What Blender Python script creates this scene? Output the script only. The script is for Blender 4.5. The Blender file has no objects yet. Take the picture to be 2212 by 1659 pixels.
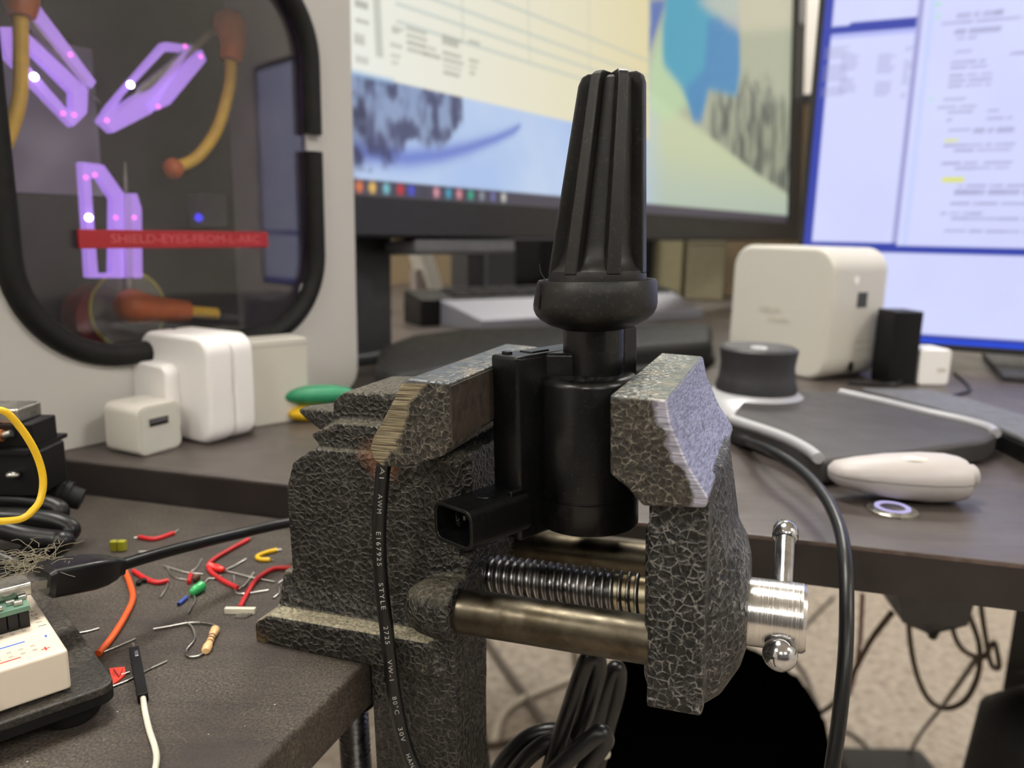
import bpy, bmesh, math, random
import numpy as np
from mathutils import Vector, Matrix
random.seed(4)
rng = np.random.default_rng(7)
SC = bpy.context.scene
COL = SC.collection

# ------------------------------------------------------------------ camera
F, CX, CY = 1662.0, 1106.0, 829.5
PITCH, ROLL = math.radians(11.2), math.radians(1.1)
CAM = np.array([0, 0, 85.5])                    # centimetres
_f = np.array([0, math.cos(PITCH), -math.sin(PITCH)])
_u0 = np.array([0, math.sin(PITCH), math.cos(PITCH)])
_r0 = np.array([1.0, 0, 0])
_r = _r0*math.cos(ROLL) + _u0*math.sin(ROLL)
_u = _u0*math.cos(ROLL) - _r0*math.sin(ROLL)
cam = bpy.data.cameras.new('camera')
cam.sensor_fit = 'HORIZONTAL'; cam.sensor_width = 36
cam.lens = 36*F/2212
cam.clip_start = 0.01; cam.clip_end = 50
cam.dof.use_dof = True; cam.dof.focus_distance = 0.205; cam.dof.aperture_fstop = 12.5
co = bpy.data.objects.new('camera', cam); COL.objects.link(co)
m3 = Matrix((_r, _u, -_f)).transposed().to_4x4()
m3.translation = Vector(CAM*0.01)
co.matrix_world = m3
SC.camera = co

# ------------------------------------------------------------------ world, exposure
wd = bpy.data.worlds.new('world'); SC.world = wd; wd.use_nodes = True
wd.node_tree.nodes['Background'].inputs[0].default_value = (1.0, 0.93, 0.82, 1)
wd.node_tree.nodes['Background'].inputs[1].default_value = 0.0
vs = SC.view_settings
vs.view_transform = 'Standard'; vs.look = 'None'; vs.gamma = 1; vs.exposure = 0.0
vs.use_curve_mapping = False
PANEL_POWER = 37.0                               # radiance of the ceiling light panels

# ------------------------------------------------------------------ measuring helpers (cm)
def ray(x, y): return _f + _r*(x-CX)/F - _u*(y-CY)/F
def onz(x, y, z): d = ray(x, y); return CAM + d*(z-CAM[2])/d[2]
def onY(x, y, Y): d = ray(x, y); return CAM + d*Y/d[1]
def unit(v): v = np.asarray(v, float); return v/np.linalg.norm(v)
def onplane(x, y, p0, n): d = ray(x, y); return CAM + d*(((np.asarray(p0)-CAM)@n)/(d@n))

NEAR, FAR = 73.0, 74.6                          # heights of the two table tops

# ------------------------------------------------------------------ mesh helpers
S = 0.01
ORG = {}
class MB:
    def __init__(self): self.v = []; self.f = []; self.mi = []; self.cur = 0
    def add(self, vs, fs):
        n = len(self.v); self.v += [tuple(map(float, p)) for p in vs]
        self.f += [tuple(i+n for i in q) for q in fs]; self.mi += [self.cur]*len(fs)
        return self
    def box(self, a, b, M=None):
        x0, y0, z0 = a; x1, y1, z1 = b
        vs = [(x0,y0,z0),(x1,y0,z0),(x1,y1,z0),(x0,y1,z0),(x0,y0,z1),(x1,y0,z1),(x1,y1,z1),(x0,y1,z1)]
        if M is not None: vs = [M(p) for p in vs]
        return self.add(vs, [(3,2,1,0),(4,5,6,7),(0,1,5,4),(1,2,6,5),(2,3,7,6),(3,0,4,7)])
    def prism(self, poly, a, b, T=None):
        """poly in (u,v); T maps (u,v,w) to a point; w runs from a to b"""
        T = T or (lambda u, v, w: (u, v, w))
        n = len(poly)
        vs = [T(u, v, a) for u, v in poly] + [T(u, v, b) for u, v in poly]
        fs = [tuple(range(n))[::-1], tuple(range(n, 2*n))]
        fs += [(i, (i+1) % n, n+(i+1) % n, n+i) for i in range(n)]
        return self.add(vs, fs)
    def ring(self, outer, inner, a, b, T):
        n = len(outer)
        vs = []
        for w in (a, b):
            vs += [T(u, v, w) for u, v in outer] + [T(u, v, w) for u, v in inner]
        fs = []
        for i in range(n):
            j = (i+1) % n
            fs += [(i, n+i, n+j, j), (2*n+i, 2*n+j, 3*n+j, 3*n+i), (i, j, 2*n+j, 2*n+i), (n+i, 3*n+i, 3*n+j, n+j)]
        return self.add(vs, fs)
    def lathe(self, prof, seg=32, T=None, a0=0.0, a1=2*math.pi):
        """prof: (radius, height); closed ends where radius is 0"""
        T = T or (lambda x, y, z: (x, y, z))
        full = abs(a1-a0-2*math.pi) < 1e-6
        cols = seg if full else seg+1
        vs = []; n = len(prof)
        for k in range(cols):
            t = a0+(a1-a0)*k/seg
            for r, h in prof: vs.append(T(r*math.cos(t), r*math.sin(t), h))
        fs = []
        for k in range(seg):
            k2 = (k+1) % cols
            for i in range(n-1): fs.append((k*n+i, k2*n+i, k2*n+i+1, k*n+i+1))
        if full:
            if prof[0][0] > 1e-6: fs.append(tuple(k*n for k in range(cols))[::-1])
            if prof[-1][0] > 1e-6: fs.append(tuple(k*n+n-1 for k in range(cols)))
        return self.add(vs, fs)
    def tube(self, pts, r, seg=10, cap=True):
        pts = [np.asarray(p, float) for p in pts]; n = len(pts)
        rad = r if hasattr(r, '__len__') else [r]*n
        tan = [unit(pts[min(i+1, n-1)]-pts[max(i-1, 0)]) for i in range(n)]
        up = np.array([0, 0, 1.0]) if abs(tan[0][2]) < .9 else np.array([1.0, 0, 0])
        nr = unit(np.cross(tan[0], up)); vs = []
        for i in range(n):
            nr = unit(nr - tan[i]*(nr@tan[i])); b = np.cross(tan[i], nr)
            for k in range(seg):
                t = 2*math.pi*k/seg
                vs.append(pts[i]+rad[i]*(nr*math.cos(t)+b*math.sin(t)))
        fs = [(i*seg+k, i*seg+(k+1) % seg, (i+1)*seg+(k+1) % seg, (i+1)*seg+k) for i in range(n-1) for k in range(seg)]
        if cap: fs += [tuple(range(seg))[::-1], tuple(range((n-1)*seg, n*seg))]
        return self.add(vs, fs)
    def sphere(self, c, r, seg=16, sc=(1, 1, 1)):
        prof = [(r*math.sin(math.pi*i/(seg//2)), -r*math.cos(math.pi*i/(seg//2))) for i in range(seg//2+1)]
        prof[0] = (0, -r); prof[-1] = (0, r)
        return self.lathe(prof, seg, lambda x, y, z: (c[0]+x*sc[0], c[1]+y*sc[1], c[2]+z*sc[2]))
    def build(self, name, mats, parent=None, world=False, smooth=None, bevel=None, seg=3, origin=None, remesh=None, subsurf=0):
        off = np.zeros(3)
        if parent is not None and world: off = ORG[parent.name]
        if origin is not None: off = np.asarray(origin, float)
        me = bpy.data.meshes.new(name)
        me.from_pydata([((p[0]-off[0])*S, (p[1]-off[1])*S, (p[2]-off[2])*S) for p in self.v], [], self.f)
        bm = bmesh.new(); bm.from_mesh(me)
        for f, i in zip(bm.faces, self.mi): f.material_index = i
        bmesh.ops.remove_doubles(bm, verts=bm.verts, dist=1e-7)
        bmesh.ops.recalc_face_normals(bm, faces=bm.faces)
        bm.to_mesh(me); bm.free()
        for m in (mats if isinstance(mats, (list, tuple)) else [mats]): me.materials.append(m)
        o = bpy.data.objects.new(name, me); COL.objects.link(o)
        if parent is not None: o.parent = parent
        if origin is not None: o.location = Vector(off*S)
        if remesh:
            m = o.modifiers.new('cast', 'REMESH'); m.mode = 'VOXEL'; m.voxel_size = remesh*S; m.use_smooth_shade = True
            k = o.modifiers.new('soften', 'SMOOTH'); k.factor = .5; k.iterations = 5
        if bevel:
            m = o.modifiers.new('edge', 'BEVEL'); m.width = bevel*S; m.segments = seg; m.limit_method = 'ANGLE'; m.angle_limit = math.radians(32)
            m.harden_normals = True
            smooth = smooth or 35
        if subsurf:
            m = o.modifiers.new('sub', 'SUBSURF'); m.levels = subsurf; m.render_levels = subsurf
        if smooth:
            me.polygons.foreach_set('use_smooth', [True]*len(me.polygons))
            me.set_sharp_from_angle(angle=math.radians(smooth))
        return o

def tag(o, label=None, cat=None, group=None, kind=None):
    if label: o['label'] = label
    if cat: o['category'] = cat
    if group: o['group'] = group
    if kind: o['kind'] = kind
    return o
def thing(name, label, cat, loc=(0, 0, 0), M=None, group=None, kind=None):
    o = bpy.data.objects.new(name, None); COL.objects.link(o)
    o.empty_display_size = 0.01
    L = np.asarray(loc, float)
    if M is not None:                            # rows of M are the local axes in the world
        mm = Matrix(M).transposed().to_4x4(); mm.translation = Vector(L*S); o.matrix_world = mm
    else: o.location = Vector(L*S)
    ORG[o.name] = L
    return tag(o, label, cat, group, kind)
def curve(pts, n=8):
    """smooth path through the points"""
    P = [np.asarray(p, float) for p in pts]
    P = [2*P[0]-P[1]]+P+[2*P[-1]-P[-2]]; out = []
    for i in range(1, len(P)-2):
        a, b, c, d = P[i-1:i+3]
        for k in range(n):
            t = k/n
            out.append(.5*((2*b)+(c-a)*t+(2*a-5*b+4*c-d)*t*t+(3*b-a-3*c+d)*t**3))
    out.append(P[-2]); return out
def rrect(x0, y0, x1, y1, r, n=8):
    out = []
    for cx, cy, a in ((x1-r, y1-r, 0), (x0+r, y1-r, 90), (x0+r, y0+r, 180), (x1-r, y0+r, 270)):
        for k in range(n+1):
            t = math.radians(a+90*k/n); out.append((cx+r*math.cos(t), cy+r*math.sin(t)))
    return out
def text_mesh(s, size, cuts=0, space=1.0):
    """glyph outlines as flat triangles: verts (x,y) and faces"""
    c = bpy.data.curves.new('glyphs', 'FONT'); c.body = s; c.size = size; c.align_x = 'LEFT'; c.align_y = 'CENTER'
    c.resolution_u = 3; c.space_character = space
    o = bpy.data.objects.new('glyphs', c); COL.objects.link(o)
    dg = bpy.context.evaluated_depsgraph_get(); ev = o.evaluated_get(dg); me = ev.to_mesh()
    bm = bmesh.new(); bm.from_mesh(me); bmesh.ops.triangulate(bm, faces=bm.faces)
    if cuts: bmesh.ops.subdivide_edges(bm, edges=bm.edges, cuts=cuts, use_grid_fill=True); bmesh.ops.triangulate(bm, faces=bm.faces)
    bm.verts.index_update()
    vs = [tuple(v.co) for v in bm.verts]; fs = [tuple(v.index for v in p.verts) for p in bm.faces]; bm.free()
    ev.to_mesh_clear(); bpy.data.objects.remove(o); bpy.data.curves.remove(c)
    return vs, fs

# ------------------------------------------------------------------ materials
def lin(r, g, b): return tuple((c/255/12.92 if c/255 <= .04045 else ((c/255+.055)/1.055)**2.4) for c in (r, g, b))+(1,)
class NT:
    def __init__(self, name):
        self.m = bpy.data.materials.new(name); self.m.use_nodes = True
        self.t = self.m.node_tree; self.b = self.t.nodes['Principled BSDF']
        self.coord = None
    def n(self, kind, **kw):
        x = self.t.nodes.new(kind)
        for k, v in kw.items(): setattr(x, k, v)
        return x
    def put(self, sock, v):
        if hasattr(v, 'is_linked') or isinstance(v, bpy.types.NodeSocket): self.t.links.new(v, sock)
        else: sock.default_value = v
    def obj(self):
        if not self.coord: self.coord = self.n('ShaderNodeTexCoord').outputs['Object']
        return self.coord
    def noise(self, scale, detail=3, rough=.5, vec=None, dist=0):
        x = self.n('ShaderNodeTexNoise'); self.put(x.inputs['Vector'], vec or self.obj())
        x.inputs['Scale'].default_value = scale; x.inputs['Detail'].default_value = detail
        x.inputs['Roughness'].default_value = rough; x.inputs['Distortion'].default_value = dist
        return x.outputs['Fac']
    def voro(self, scale, feature='DISTANCE_TO_EDGE', vec=None):
        x = self.n('ShaderNodeTexVoronoi', feature=feature); self.put(x.inputs['Vector'], vec or self.obj())
        x.inputs['Scale'].default_value = scale
        return x.outputs['Distance']
    def ramp(self, fac, stops, interp='LINEAR'):
        x = self.n('ShaderNodeValToRGB'); self.put(x.inputs[0], fac); x.color_ramp.interpolation = interp
        e = x.color_ramp.elements
        while len(e) < len(stops): e.new(.5)
        for q, (p, c) in zip(e, stops): q.position = p; q.color = c if hasattr(c, '__len__') else (c, c, c, 1)
        return x.outputs[0]
    def math(self, op, a, b=0.0, clamp=False):
        x = self.n('ShaderNodeMath', operation=op, use_clamp=clamp); self.put(x.inputs[0], a); self.put(x.inputs[1], b); return x.outputs[0]
    def mix(self, fac, a, b):
        x = self.n('ShaderNodeMix', data_type='RGBA'); self.put(x.inputs[0], fac); self.put(x.inputs[6], a); self.put(x.inputs[7], b); return x.outputs[2]
    def scalevec(self, s):
        x = self.n('ShaderNodeVectorMath', operation='MULTIPLY'); self.put(x.inputs[0], self.obj()); x.inputs[1].default_value = s; return x.outputs[0]
    def warp(self, scale, amt):
        x = self.n('ShaderNodeTexNoise'); self.put(x.inputs['Vector'], self.obj()); x.inputs['Scale'].default_value = scale
        y = self.n('ShaderNodeVectorMath', operation='MULTIPLY_ADD'); self.put(y.inputs[0], x.outputs['Color'])
        y.inputs[1].default_value = (amt,)*3; self.put(y.inputs[2], self.obj()); return y.outputs[0]
    def sep(self):
        x = self.n('ShaderNodeSeparateXYZ'); self.put(x.inputs[0], self.obj()); return x.outputs
    def bump(self, h, strength=.3, dist=.0005):
        x = self.n('ShaderNodeBump'); x.inputs['Strength'].default_value = strength; x.inputs['Distance'].default_value = dist
        self.put(x.inputs['Height'], h); self.put(self.b.inputs['Normal'], x.outputs[0])
    def set(self, **kw):
        nm = {'color': 'Base Color', 'rough': 'Roughness', 'metal': 'Metallic', 'spec': 'Specular IOR Level', 'emit': 'Emission Color', 'power': 'Emission Strength', 'trans': 'Transmission Weight', 'alpha': 'Alpha', 'coat': 'Coat Weight', 'ior': 'IOR', 'sss': 'Subsurface Weight'}
        for k, v in kw.items(): self.put(self.b.inputs[nm[k]], v)
        return self.m
def plain(name, rgb, rough=.5, metal=0.0, var=.08, scale=120, bump=.0, **kw):
    """a plain coloured surface with a little natural unevenness"""
    t = NT(name); c = lin(*rgb)
    d = tuple(max(0, x*(1-var*1.6)) for x in c[:3])+(1,); e = tuple(min(1, x*(1+var)) for x in c[:3])+(1,)
    t.set(metal=metal, **kw)
    if var < .015: t.set(color=c, rough=rough); return t.m
    f = t.noise(scale, 4)
    t.set(color=t.ramp(f, [(.3, d), (.7, e)]))
    t.set(rough=t.ramp(t.noise(scale*1.7, 3), [(.3, max(0, rough-.05)), (.7, min(1, rough+.07))]))
    if bump: t.bump(t.noise(scale*4, 3), bump, .0004)
    return t.m
def veins(t, k, thresh):
    """broken web of pale lines: ridged noise plus warped cell edges"""
    w = t.warp(420*k, .0011/k); w2 = t.warp(700*k, .0009/k)
    cell = t.voro(450*k, vec=w2)
    edge_ = t.ramp(cell, [(0, 1), (.035, .45), (.085, 0)])
    keep = t.ramp(t.noise(520*k, 5, .7), [(thresh-.02, .04), (thresh+.1, 1)])
    rid = t.math('ABSOLUTE', t.math('SUBTRACT', t.noise(1000*k, 3, .6, vec=w), .5))
    ridge = t.math('MULTIPLY', t.ramp(rid, [(0, 1), (.04, 0)]), t.ramp(t.noise(420*k, 3), [(.45, 0), (.62, .5)]))
    return t.math('MAXIMUM', t.math('MULTIPLY', edge_, keep), ridge), cell
def hammer(name, rust=None, k=1.0, thresh=.44, pale=(132, 127, 116), dark=((20, 19, 17), (38, 35, 31)), dust=0.0):
    t = NT(name); vein, cell = veins(t, k, thresh)
    basec = t.ramp(t.noise(90, 4), [(.3, lin(*dark[0])), (.75, lin(*dark[1]))])
    col = t.mix(t.math('MULTIPLY', vein, .85), basec, lin(*pale))
    if dust:  # dust on up-facing parts, strongest low down to paint in the foot's highlight
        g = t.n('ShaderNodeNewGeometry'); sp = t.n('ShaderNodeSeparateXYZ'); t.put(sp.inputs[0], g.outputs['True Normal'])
        dust_highlight = t.math('MULTIPLY', t.ramp(sp.outputs[2], [(.4, 0), (.72, 1)]), t.ramp(t.noise(900, 4, .7), [(.3, .3), (.62, 1)]))
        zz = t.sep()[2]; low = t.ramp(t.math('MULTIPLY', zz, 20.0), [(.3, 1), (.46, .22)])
        col = t.mix(t.math('MULTIPLY', t.math('MULTIPLY', dust_highlight, low), dust), col, lin(186, 177, 150))
    for c, r, tint in rust or []:
        x = t.n('ShaderNodeVectorMath', operation='DISTANCE'); t.put(x.inputs[0], t.warp(150, .009)); x.inputs[1].default_value = [q*S+.0045 for q in c]
        col = t.mix(t.ramp(x.outputs['Value'], [(r*S*.6, .6), (r*S, 0)]), col, lin(*tint))
    t.set(color=col, rough=t.ramp(vein, [(0, .33), (1, .42)]), spec=.4)
    h = t.math('ADD', t.ramp(cell, [(0, 1), (.12, .6), (.5, 0)]), t.math('MULTIPLY', t.noise(1100, 4, .6), .6))
    t.bump(h, .7, .0008)
    return t.m
def steel(name, rgb, rough=.35, streak=None, blotch=None, metal=1.0):
    t = NT(name); c = lin(*rgb)
    col = t.ramp(t.noise(130, 5, .65), [(.3, tuple(x*.55 for x in c[:3])+(1,)), (.7, c)])
    if blotch: col = t.mix(t.ramp(t.noise(75, 5, .6), [(.5, 0), (.62, 1)]), col, lin(*blotch))
    t.set(color=col, metal=metal, rough=t.ramp(t.noise(190, 4), [(.3, rough-.08), (.7, rough+.12)]))
    if streak:
        s = t.noise(1.0, 3, .6, vec=t.scalevec(streak)); t.bump(s, .5, .0004)
    return t.m
def brushed(name, rgb, rough):
    t = NT(name); f = t.noise(1, 3, .6, vec=t.scalevec((5200, 30, 30)))
    c = lin(*rgb); t.set(color=t.ramp(f, [(.3, tuple(x*.78 for x in c[:3])+(1,)), (.7, c)]), metal=1.0, rough=t.ramp(f, [(.3, rough-.06), (.7, rough+.1)])); t.bump(f, .25, .0002); return t.m
def glow(name, rgb, power=1.0):
    t = NT(name); t.set(color=(0, 0, 0, 1), emit=lin(*rgb), power=power, rough=.3); return t.m
def clear(name, tint=(1, 1, 1, 1), gloss=.08):
    t = NT(name); nt = t.t
    tr = t.n('ShaderNodeBsdfTransparent'); tr.inputs[0].default_value = tint
    gl = t.n('ShaderNodeBsdfGlossy'); gl.inputs['Roughness'].default_value = .03
    fr = t.n('ShaderNodeFresnel'); fr.inputs[0].default_value = 1.45
    mx = t.n('ShaderNodeMixShader'); nt.links.new(fr.outputs[0], mx.inputs[0]); nt.links.new(tr.outputs[0], mx.inputs[1]); nt.links.new(gl.outputs[0], mx.inputs[2])
    nt.links.new(mx.outputs[0], nt.nodes['Material Output'].inputs[0]); return t.m

M = {}
M['blackplastic'] = plain('black_plastic', (17, 17, 18), .42, scale=60, spec=.3)
M['blackrubber'] = plain('black_rubber', (22, 22, 21), .6, scale=90, spec=.3)
M['cable'] = plain('black_cable', (17, 17, 18), .34, scale=60, spec=.4)
M['darkgrey'] = plain('dark_grey_plastic', (52, 52, 55), .5)
M['midgrey'] = plain('mid_grey_plastic', (98, 98, 102), .5)
M['white'] = plain('white_plastic', (246, 243, 241), .28, var=.01)
M['fobwhite'] = plain('satin_white_plastic', (176, 170, 168), .45, var=.01)
M['offwhite'] = plain('off_white_plastic', (206, 202, 192), .35, var=.01)
M['silver'] = plain('silver_paint', (186, 186, 190), .35, metal=.4, var=.01)
M['tin'] = steel('tinned_metal', (205, 203, 196), .28)
M['chrome'] = brushed('brushed_chrome', (214, 212, 210), .2)
M['chromeball'] = steel('polished_chrome', (215, 215, 218), .1)
M['red'] = plain('red_insulation', (196, 34, 40), .4)
M['yellow'] = plain('yellow_insulation', (236, 190, 28), .38)
M['orange'] = plain('orange_insulation', (226, 92, 36), .42)
M['whitewire'] = plain('white_insulation', (214, 208, 190), .45)

# ================================================================== THE ROOM
def carpet():
    t = NT('carpet'); a = t.noise(55, 4, .6); b = t.noise(420, 2, .6)
    c = t.ramp(t.math('ADD', t.math('MULTIPLY', a, .65), t.math('MULTIPLY', b, .35)), [(.36, lin(150, 138, 125)), (.62, lin(206, 195, 182))])
    t.set(color=c, rough=.95, spec=.1); t.bump(t.noise(500, 3), .6, .004); return t.m
M['carpet'] = carpet()
M['wall'] = plain('painted_wall', (206, 203, 198), .8, scale=4, var=.05, bump=.05)
M['ceiling'] = plain('ceiling_tile', (226, 222, 212), .9, scale=30, var=.04)
RX0, RX1, RY0, RY1, RH = -230, 260, -320, 260, 262
def struct(name, mb, mat, **kw): return tag(mb.build(name, mat, **kw), kind='structure')
struct('floor', MB().box((RX0, RY0, -4), (RX1, RY1, 0)), M['carpet'])
struct('ceiling', MB().box((RX0, RY0, RH), (RX1, RY1, RH+4)), M['ceiling'])
struct('wall_back', MB().box((RX0, RY1, 0), (RX1, RY1+4, RH)), M['wall'])
struct('wall_front', MB().box((RX0, RY0-4, 0), (RX1, RY0, RH)), plain('fill_dimming_wall', (78, 76, 76), .8, scale=4, var=.05, bump=.05))  # unseen wall, coloured dark to cut fill light and reflections on the coil
struct('wall_left', MB().box((RX0-4, RY0, 0), (RX0, RY1, RH)), M['wall'])
struct('wall_right', MB().box((RX1, RY0, 0), (RX1+4, RY1, RH)), M['wall'])
M['panel_light'] = glow('light_panel', (255, 251, 243), PANEL_POWER)
M['panel_frame'] = plain('light_frame', (228, 226, 220), .5, var=.02)
for k, (x, y) in enumerate([(-30, 60), (70, 215), (-170, -90), (205, -60), (-60, -250), (110, -250)]):
    t = thing('ceiling_light', ['square ceiling light panel above the grey cabinet', 'square ceiling light panel behind the monitors', 'square ceiling light panel left of the work table', 'square ceiling light panel right of the desk', 'square ceiling light panel at the back of the room on the cabinet side', 'square ceiling light panel at the back of the room on the monitor side'][k], 'light', (x, y, RH-1.5), group='ceiling light panels')
    MB().ring([(-31, -31), (31, -31), (31, 31), (-31, 31)], [(-28, -28), (28, -28), (28, 28), (-28, 28)], 0, 1.5, lambda u, v, w: (u, v, w)).build('frame', M['panel_frame'], t)
    MB().box((-28, -28, .5), (28, 28, .9)).build('diffuser', M['panel_light'], t)

# ================================================================== TABLES
def tabletop(name, dust, base, lite, rough):
    t = NT(name)
    grain = t.noise(1, 4, .6, vec=t.scalevec((30, 260, 260)))
    c = t.ramp(grain, [(.3, lin(*base)), (.75, lin(*lite))])
    if dust:
        patch = t.ramp(t.noise(22, 5, .62), [(.36, .12), (.68, 1)])
        fuzz = t.ramp(t.noise(1300, 3, .7), [(.42, 0), (.72, 1)])
        c = t.mix(t.math('MULTIPLY', t.math('MULTIPLY', patch, fuzz), .62), c, lin(142, 130, 110))
        speck = t.ramp(t.voro(330, 'F1'), [(.05, 1), (.09, 0)])
        speck = t.math('MULTIPLY', speck, t.ramp(t.noise(160, 2), [(.56, 0), (.66, .8)]))
        c = t.mix(speck, c, lin(225, 215, 190))
        t.bump(t.noise(1300, 3, .7), .4, .0004)
    else:
        sm = t.ramp(t.noise(14, 4, .6), [(.4, 0), (.8, .22)]); c = t.mix(sm, c, lin(120, 112, 106))
        t.bump(grain, .12, .0003)
    t.set(color=c, rough=t.ramp(t.noise(40, 4), [(.3, rough-.06), (.7, rough+.1)]))
    return t.m
M['near_wood'] = tabletop('dusty_black_laminate', True, (38, 32, 30), (56, 48, 44), .62)
M['far_wood'] = tabletop('dark_brown_laminate', False, (62, 55, 53), (80, 72, 68), .36)
M['edge_wear'] = plain('worn_table_edge', (92, 76, 68), .6, var=.3, scale=200)

# vise axes measured from the photograph's perspective: x across the jaws, y along them
yv = unit(ray(1725, 520)); _d = -unit(ray(-3544, 625)); xv = unit(_d-yv*(_d@yv)); zv = np.cross(xv, yv)
VO = onz(780, 1440, NEAR); VM = np.array([xv, yv, zv])
VC = VM@(CAM-VO)
def vw(p): return VO+VM.T@np.asarray(p, float)
def vyy(x, y, Y): d = VM@ray(x, y); return VC+d*(Y-VC[1])/d[1]
edge = unit([yv[0], yv[1], 0])                   # right edge of the work table runs along the jaws

f0 = onz(88, 984, FAR); f1 = onz(2212, 1220, FAR)
fe = unit(f1-f0); fn = np.array([-fe[1], fe[0], 0])   # fn points away from the camera
def fp(s, d): p = f0+fe*s+fn*d; return (p[0], p[1])
# far desk
t = thing('desk', 'dark brown computer desk carrying monitors and white chargers', 'desk', (f0[0], f0[1], 0))
fpoly = [fp(-32, 0), fp(92, 0), fp(92, 70), fp(70, 122), fp(-32, 122)]
top = MB().prism(fpoly, FAR-1.72, FAR).build('desk_top', M['far_wood'], t, world=True, bevel=.12)
_lp = onY(2262, 1400, 62)
for s, d in ((-28, 100), ((_lp-f0)@fe, (_lp-f0)@fn), (-28, 8), (88, 64)):
    x, y = fp(s, d); MB().box((x-2, y-2, 0), (x+2, y+2, FAR-1.6)).build('leg', M['blackplastic'], t, world=True, bevel=.2)
mb = MB(); a, b = f0+fe*20, f0+fe*91.8
mb.add([a+(0, 0, -.16)-fn*.004, b+(0, 0, -.16)-fn*.004, b+(0, 0, -.02)-fn*.004, a+(0, 0, -.02)-fn*.004], [(0, 1, 2, 3)])
mb.build('worn_edge', M['edge_wear'], t, world=True)
MB().prism([(f0-fe*31.9-fn*.03)[:2], (f0+fe*91.9-fn*.03)[:2], (f0+fe*91.9+fn*.05)[:2], (f0-fe*31.9+fn*.05)[:2]], FAR-1.7, FAR-.16).build('front_edge_band', plain('dark_edge_band', (36, 29, 27), .5, var=.2, scale=60), t, world=True)
# near work table: bounded on the right by the edge the vise grips, behind by the far desk
c0 = np.array([VO[0], VO[1]])
def meet():                                      # where the right edge meets the desk front
    A = np.array([[edge[0], -fe[0]], [edge[1], -fe[1]]]); q = np.linalg.solve(A, np.array([f0[0]-c0[0], f0[1]-c0[1]])); return q
q = meet(); pB = c0+edge[:2]*(q[0]-.12)
nl = np.array([-edge[1], edge[0]])
pA = c0-edge[:2]*26; pL0 = pA+nl*45; pL1 = np.array(fp(-34, -.1))
t = thing('work_table', 'dusty black work table top holding the vise and breadboard', 'table', (pA[0], pA[1], 0))
top = MB().prism([tuple(pA), tuple(pB), tuple(pL1), tuple(pL0)], NEAR-1.6, NEAR).build('table_top', M['near_wood'], t, world=True, bevel=.14)
for e, l in ((-22, 6), (-20, 38), (6, 30)):
    x, y = c0+edge[:2]*e+nl*l; MB().box((x-2, y-2, 0), (x+2, y+2, NEAR-1.6)).build('leg', M['blackplastic'], t, world=True, bevel=.2)

# ================================================================== GREY CABINET WITH WINDOW
A = onz(88, 985, FAR); B = onz(740, 850, FAR); e1 = unit(B-A); cn = np.array([e1[1], -e1[0], 0])   # cn towards the viewer
CABM = np.array([e1, -cn, [0, 0, 1.0]])          # local x along the face, y into the cabinet, z up
t = thing('test_cabinet', 'light grey instrument cabinet with a black-rimmed rounded window', 'cabinet', A, CABM)
CAB = t
def cabw(p): return A+CABM.T@np.asarray(p, float)
def cabpx(x, y, off=0): P = onplane(x, y, A-cn*off, cn); d = P-A; return np.array([d@e1, off, d[2]])
M['cabgrey'] = plain('grey_cabinet_paint', (198, 195, 190), .45, var=.012, scale=20)
M['cabin'] = plain('cabinet_lining', (44, 42, 46), .55, var=.25, scale=25)
M['cabinwall'] = plain('cabinet_side_lining', (170, 165, 160), .6, var=.1, scale=25)
W0, W1, H0, H1, DEP = -9.0, 20.4, 0.0, 31.0, 13.0
hole = rrect(-.25, 4.75, 16.6, 25.2, 4.6)
outer = rrect(W0, H0, W1, H1, 1.6)
T = lambda u, v, w: (u, w, v)
MB().ring(outer, hole, 0, .35, T).build('front_plate', M['cabgrey'], t, smooth=40, bevel=.1)
MB().ring(outer, rrect(W0+.35, H0+.35, W1-.35, H1-.35, 1.3), .35, DEP, T).build('shell', M['cabgrey'], t, smooth=40)
MB().box((W0+.36, DEP-1.0, H0+.36), (W1-.36, DEP-.6, H1-.36)).build('back_lining', M['cabin'], t)
MB().box((W1-.8, .4, H0+.4), (W1-.4, DEP-1, H1-.4)).build('side_lining', M['cabinwall'], t)
MB().box((W0+.4, .4, H0+.4), (W1-.8, DEP-1, H0+2.2)).build('floor_lining', M['cabin'], t)
MB().prism(rrect(-.2, 4.8, 16.55, 25.15, 4.55), .12, .3, T).build('window_pane', clear('window_glass'), t)
# rubber rim: two lengths with a joint on the right-hand side
loop = rrect(-.55, 4.4, 16.95, 25.5, 4.95, 16)
dense = []
for i in range(len(loop)):
    a, b = np.array(loop[i]), np.array(loop[(i+1) % len(loop)]); n = max(1, int(np.linalg.norm(b-a)/.5))
    dense += [a+(b-a)*k/n for k in range(n)]
def side(p): return p[0] > 16.5 and 15.6 < p[1] < 16.35
ks = [k for k in range(len(dense)) if side(dense[k])]; k0 = max(ks)+1
order = [dense[(k0+i) % len(dense)] for i in range(len(dense)) if not side(dense[(k0+i) % len(dense)])]
half = next(i for i, p in enumerate(order) if p[0] < -.5 and p[1] < 16)
for seg_ in (order[:half+1], order[half:]):
    MB().tube([(p[0], -.12, p[1]) for p in seg_], .58, 12).build('rubber_rim', M['blackrubber'], t, smooth=50)
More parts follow.
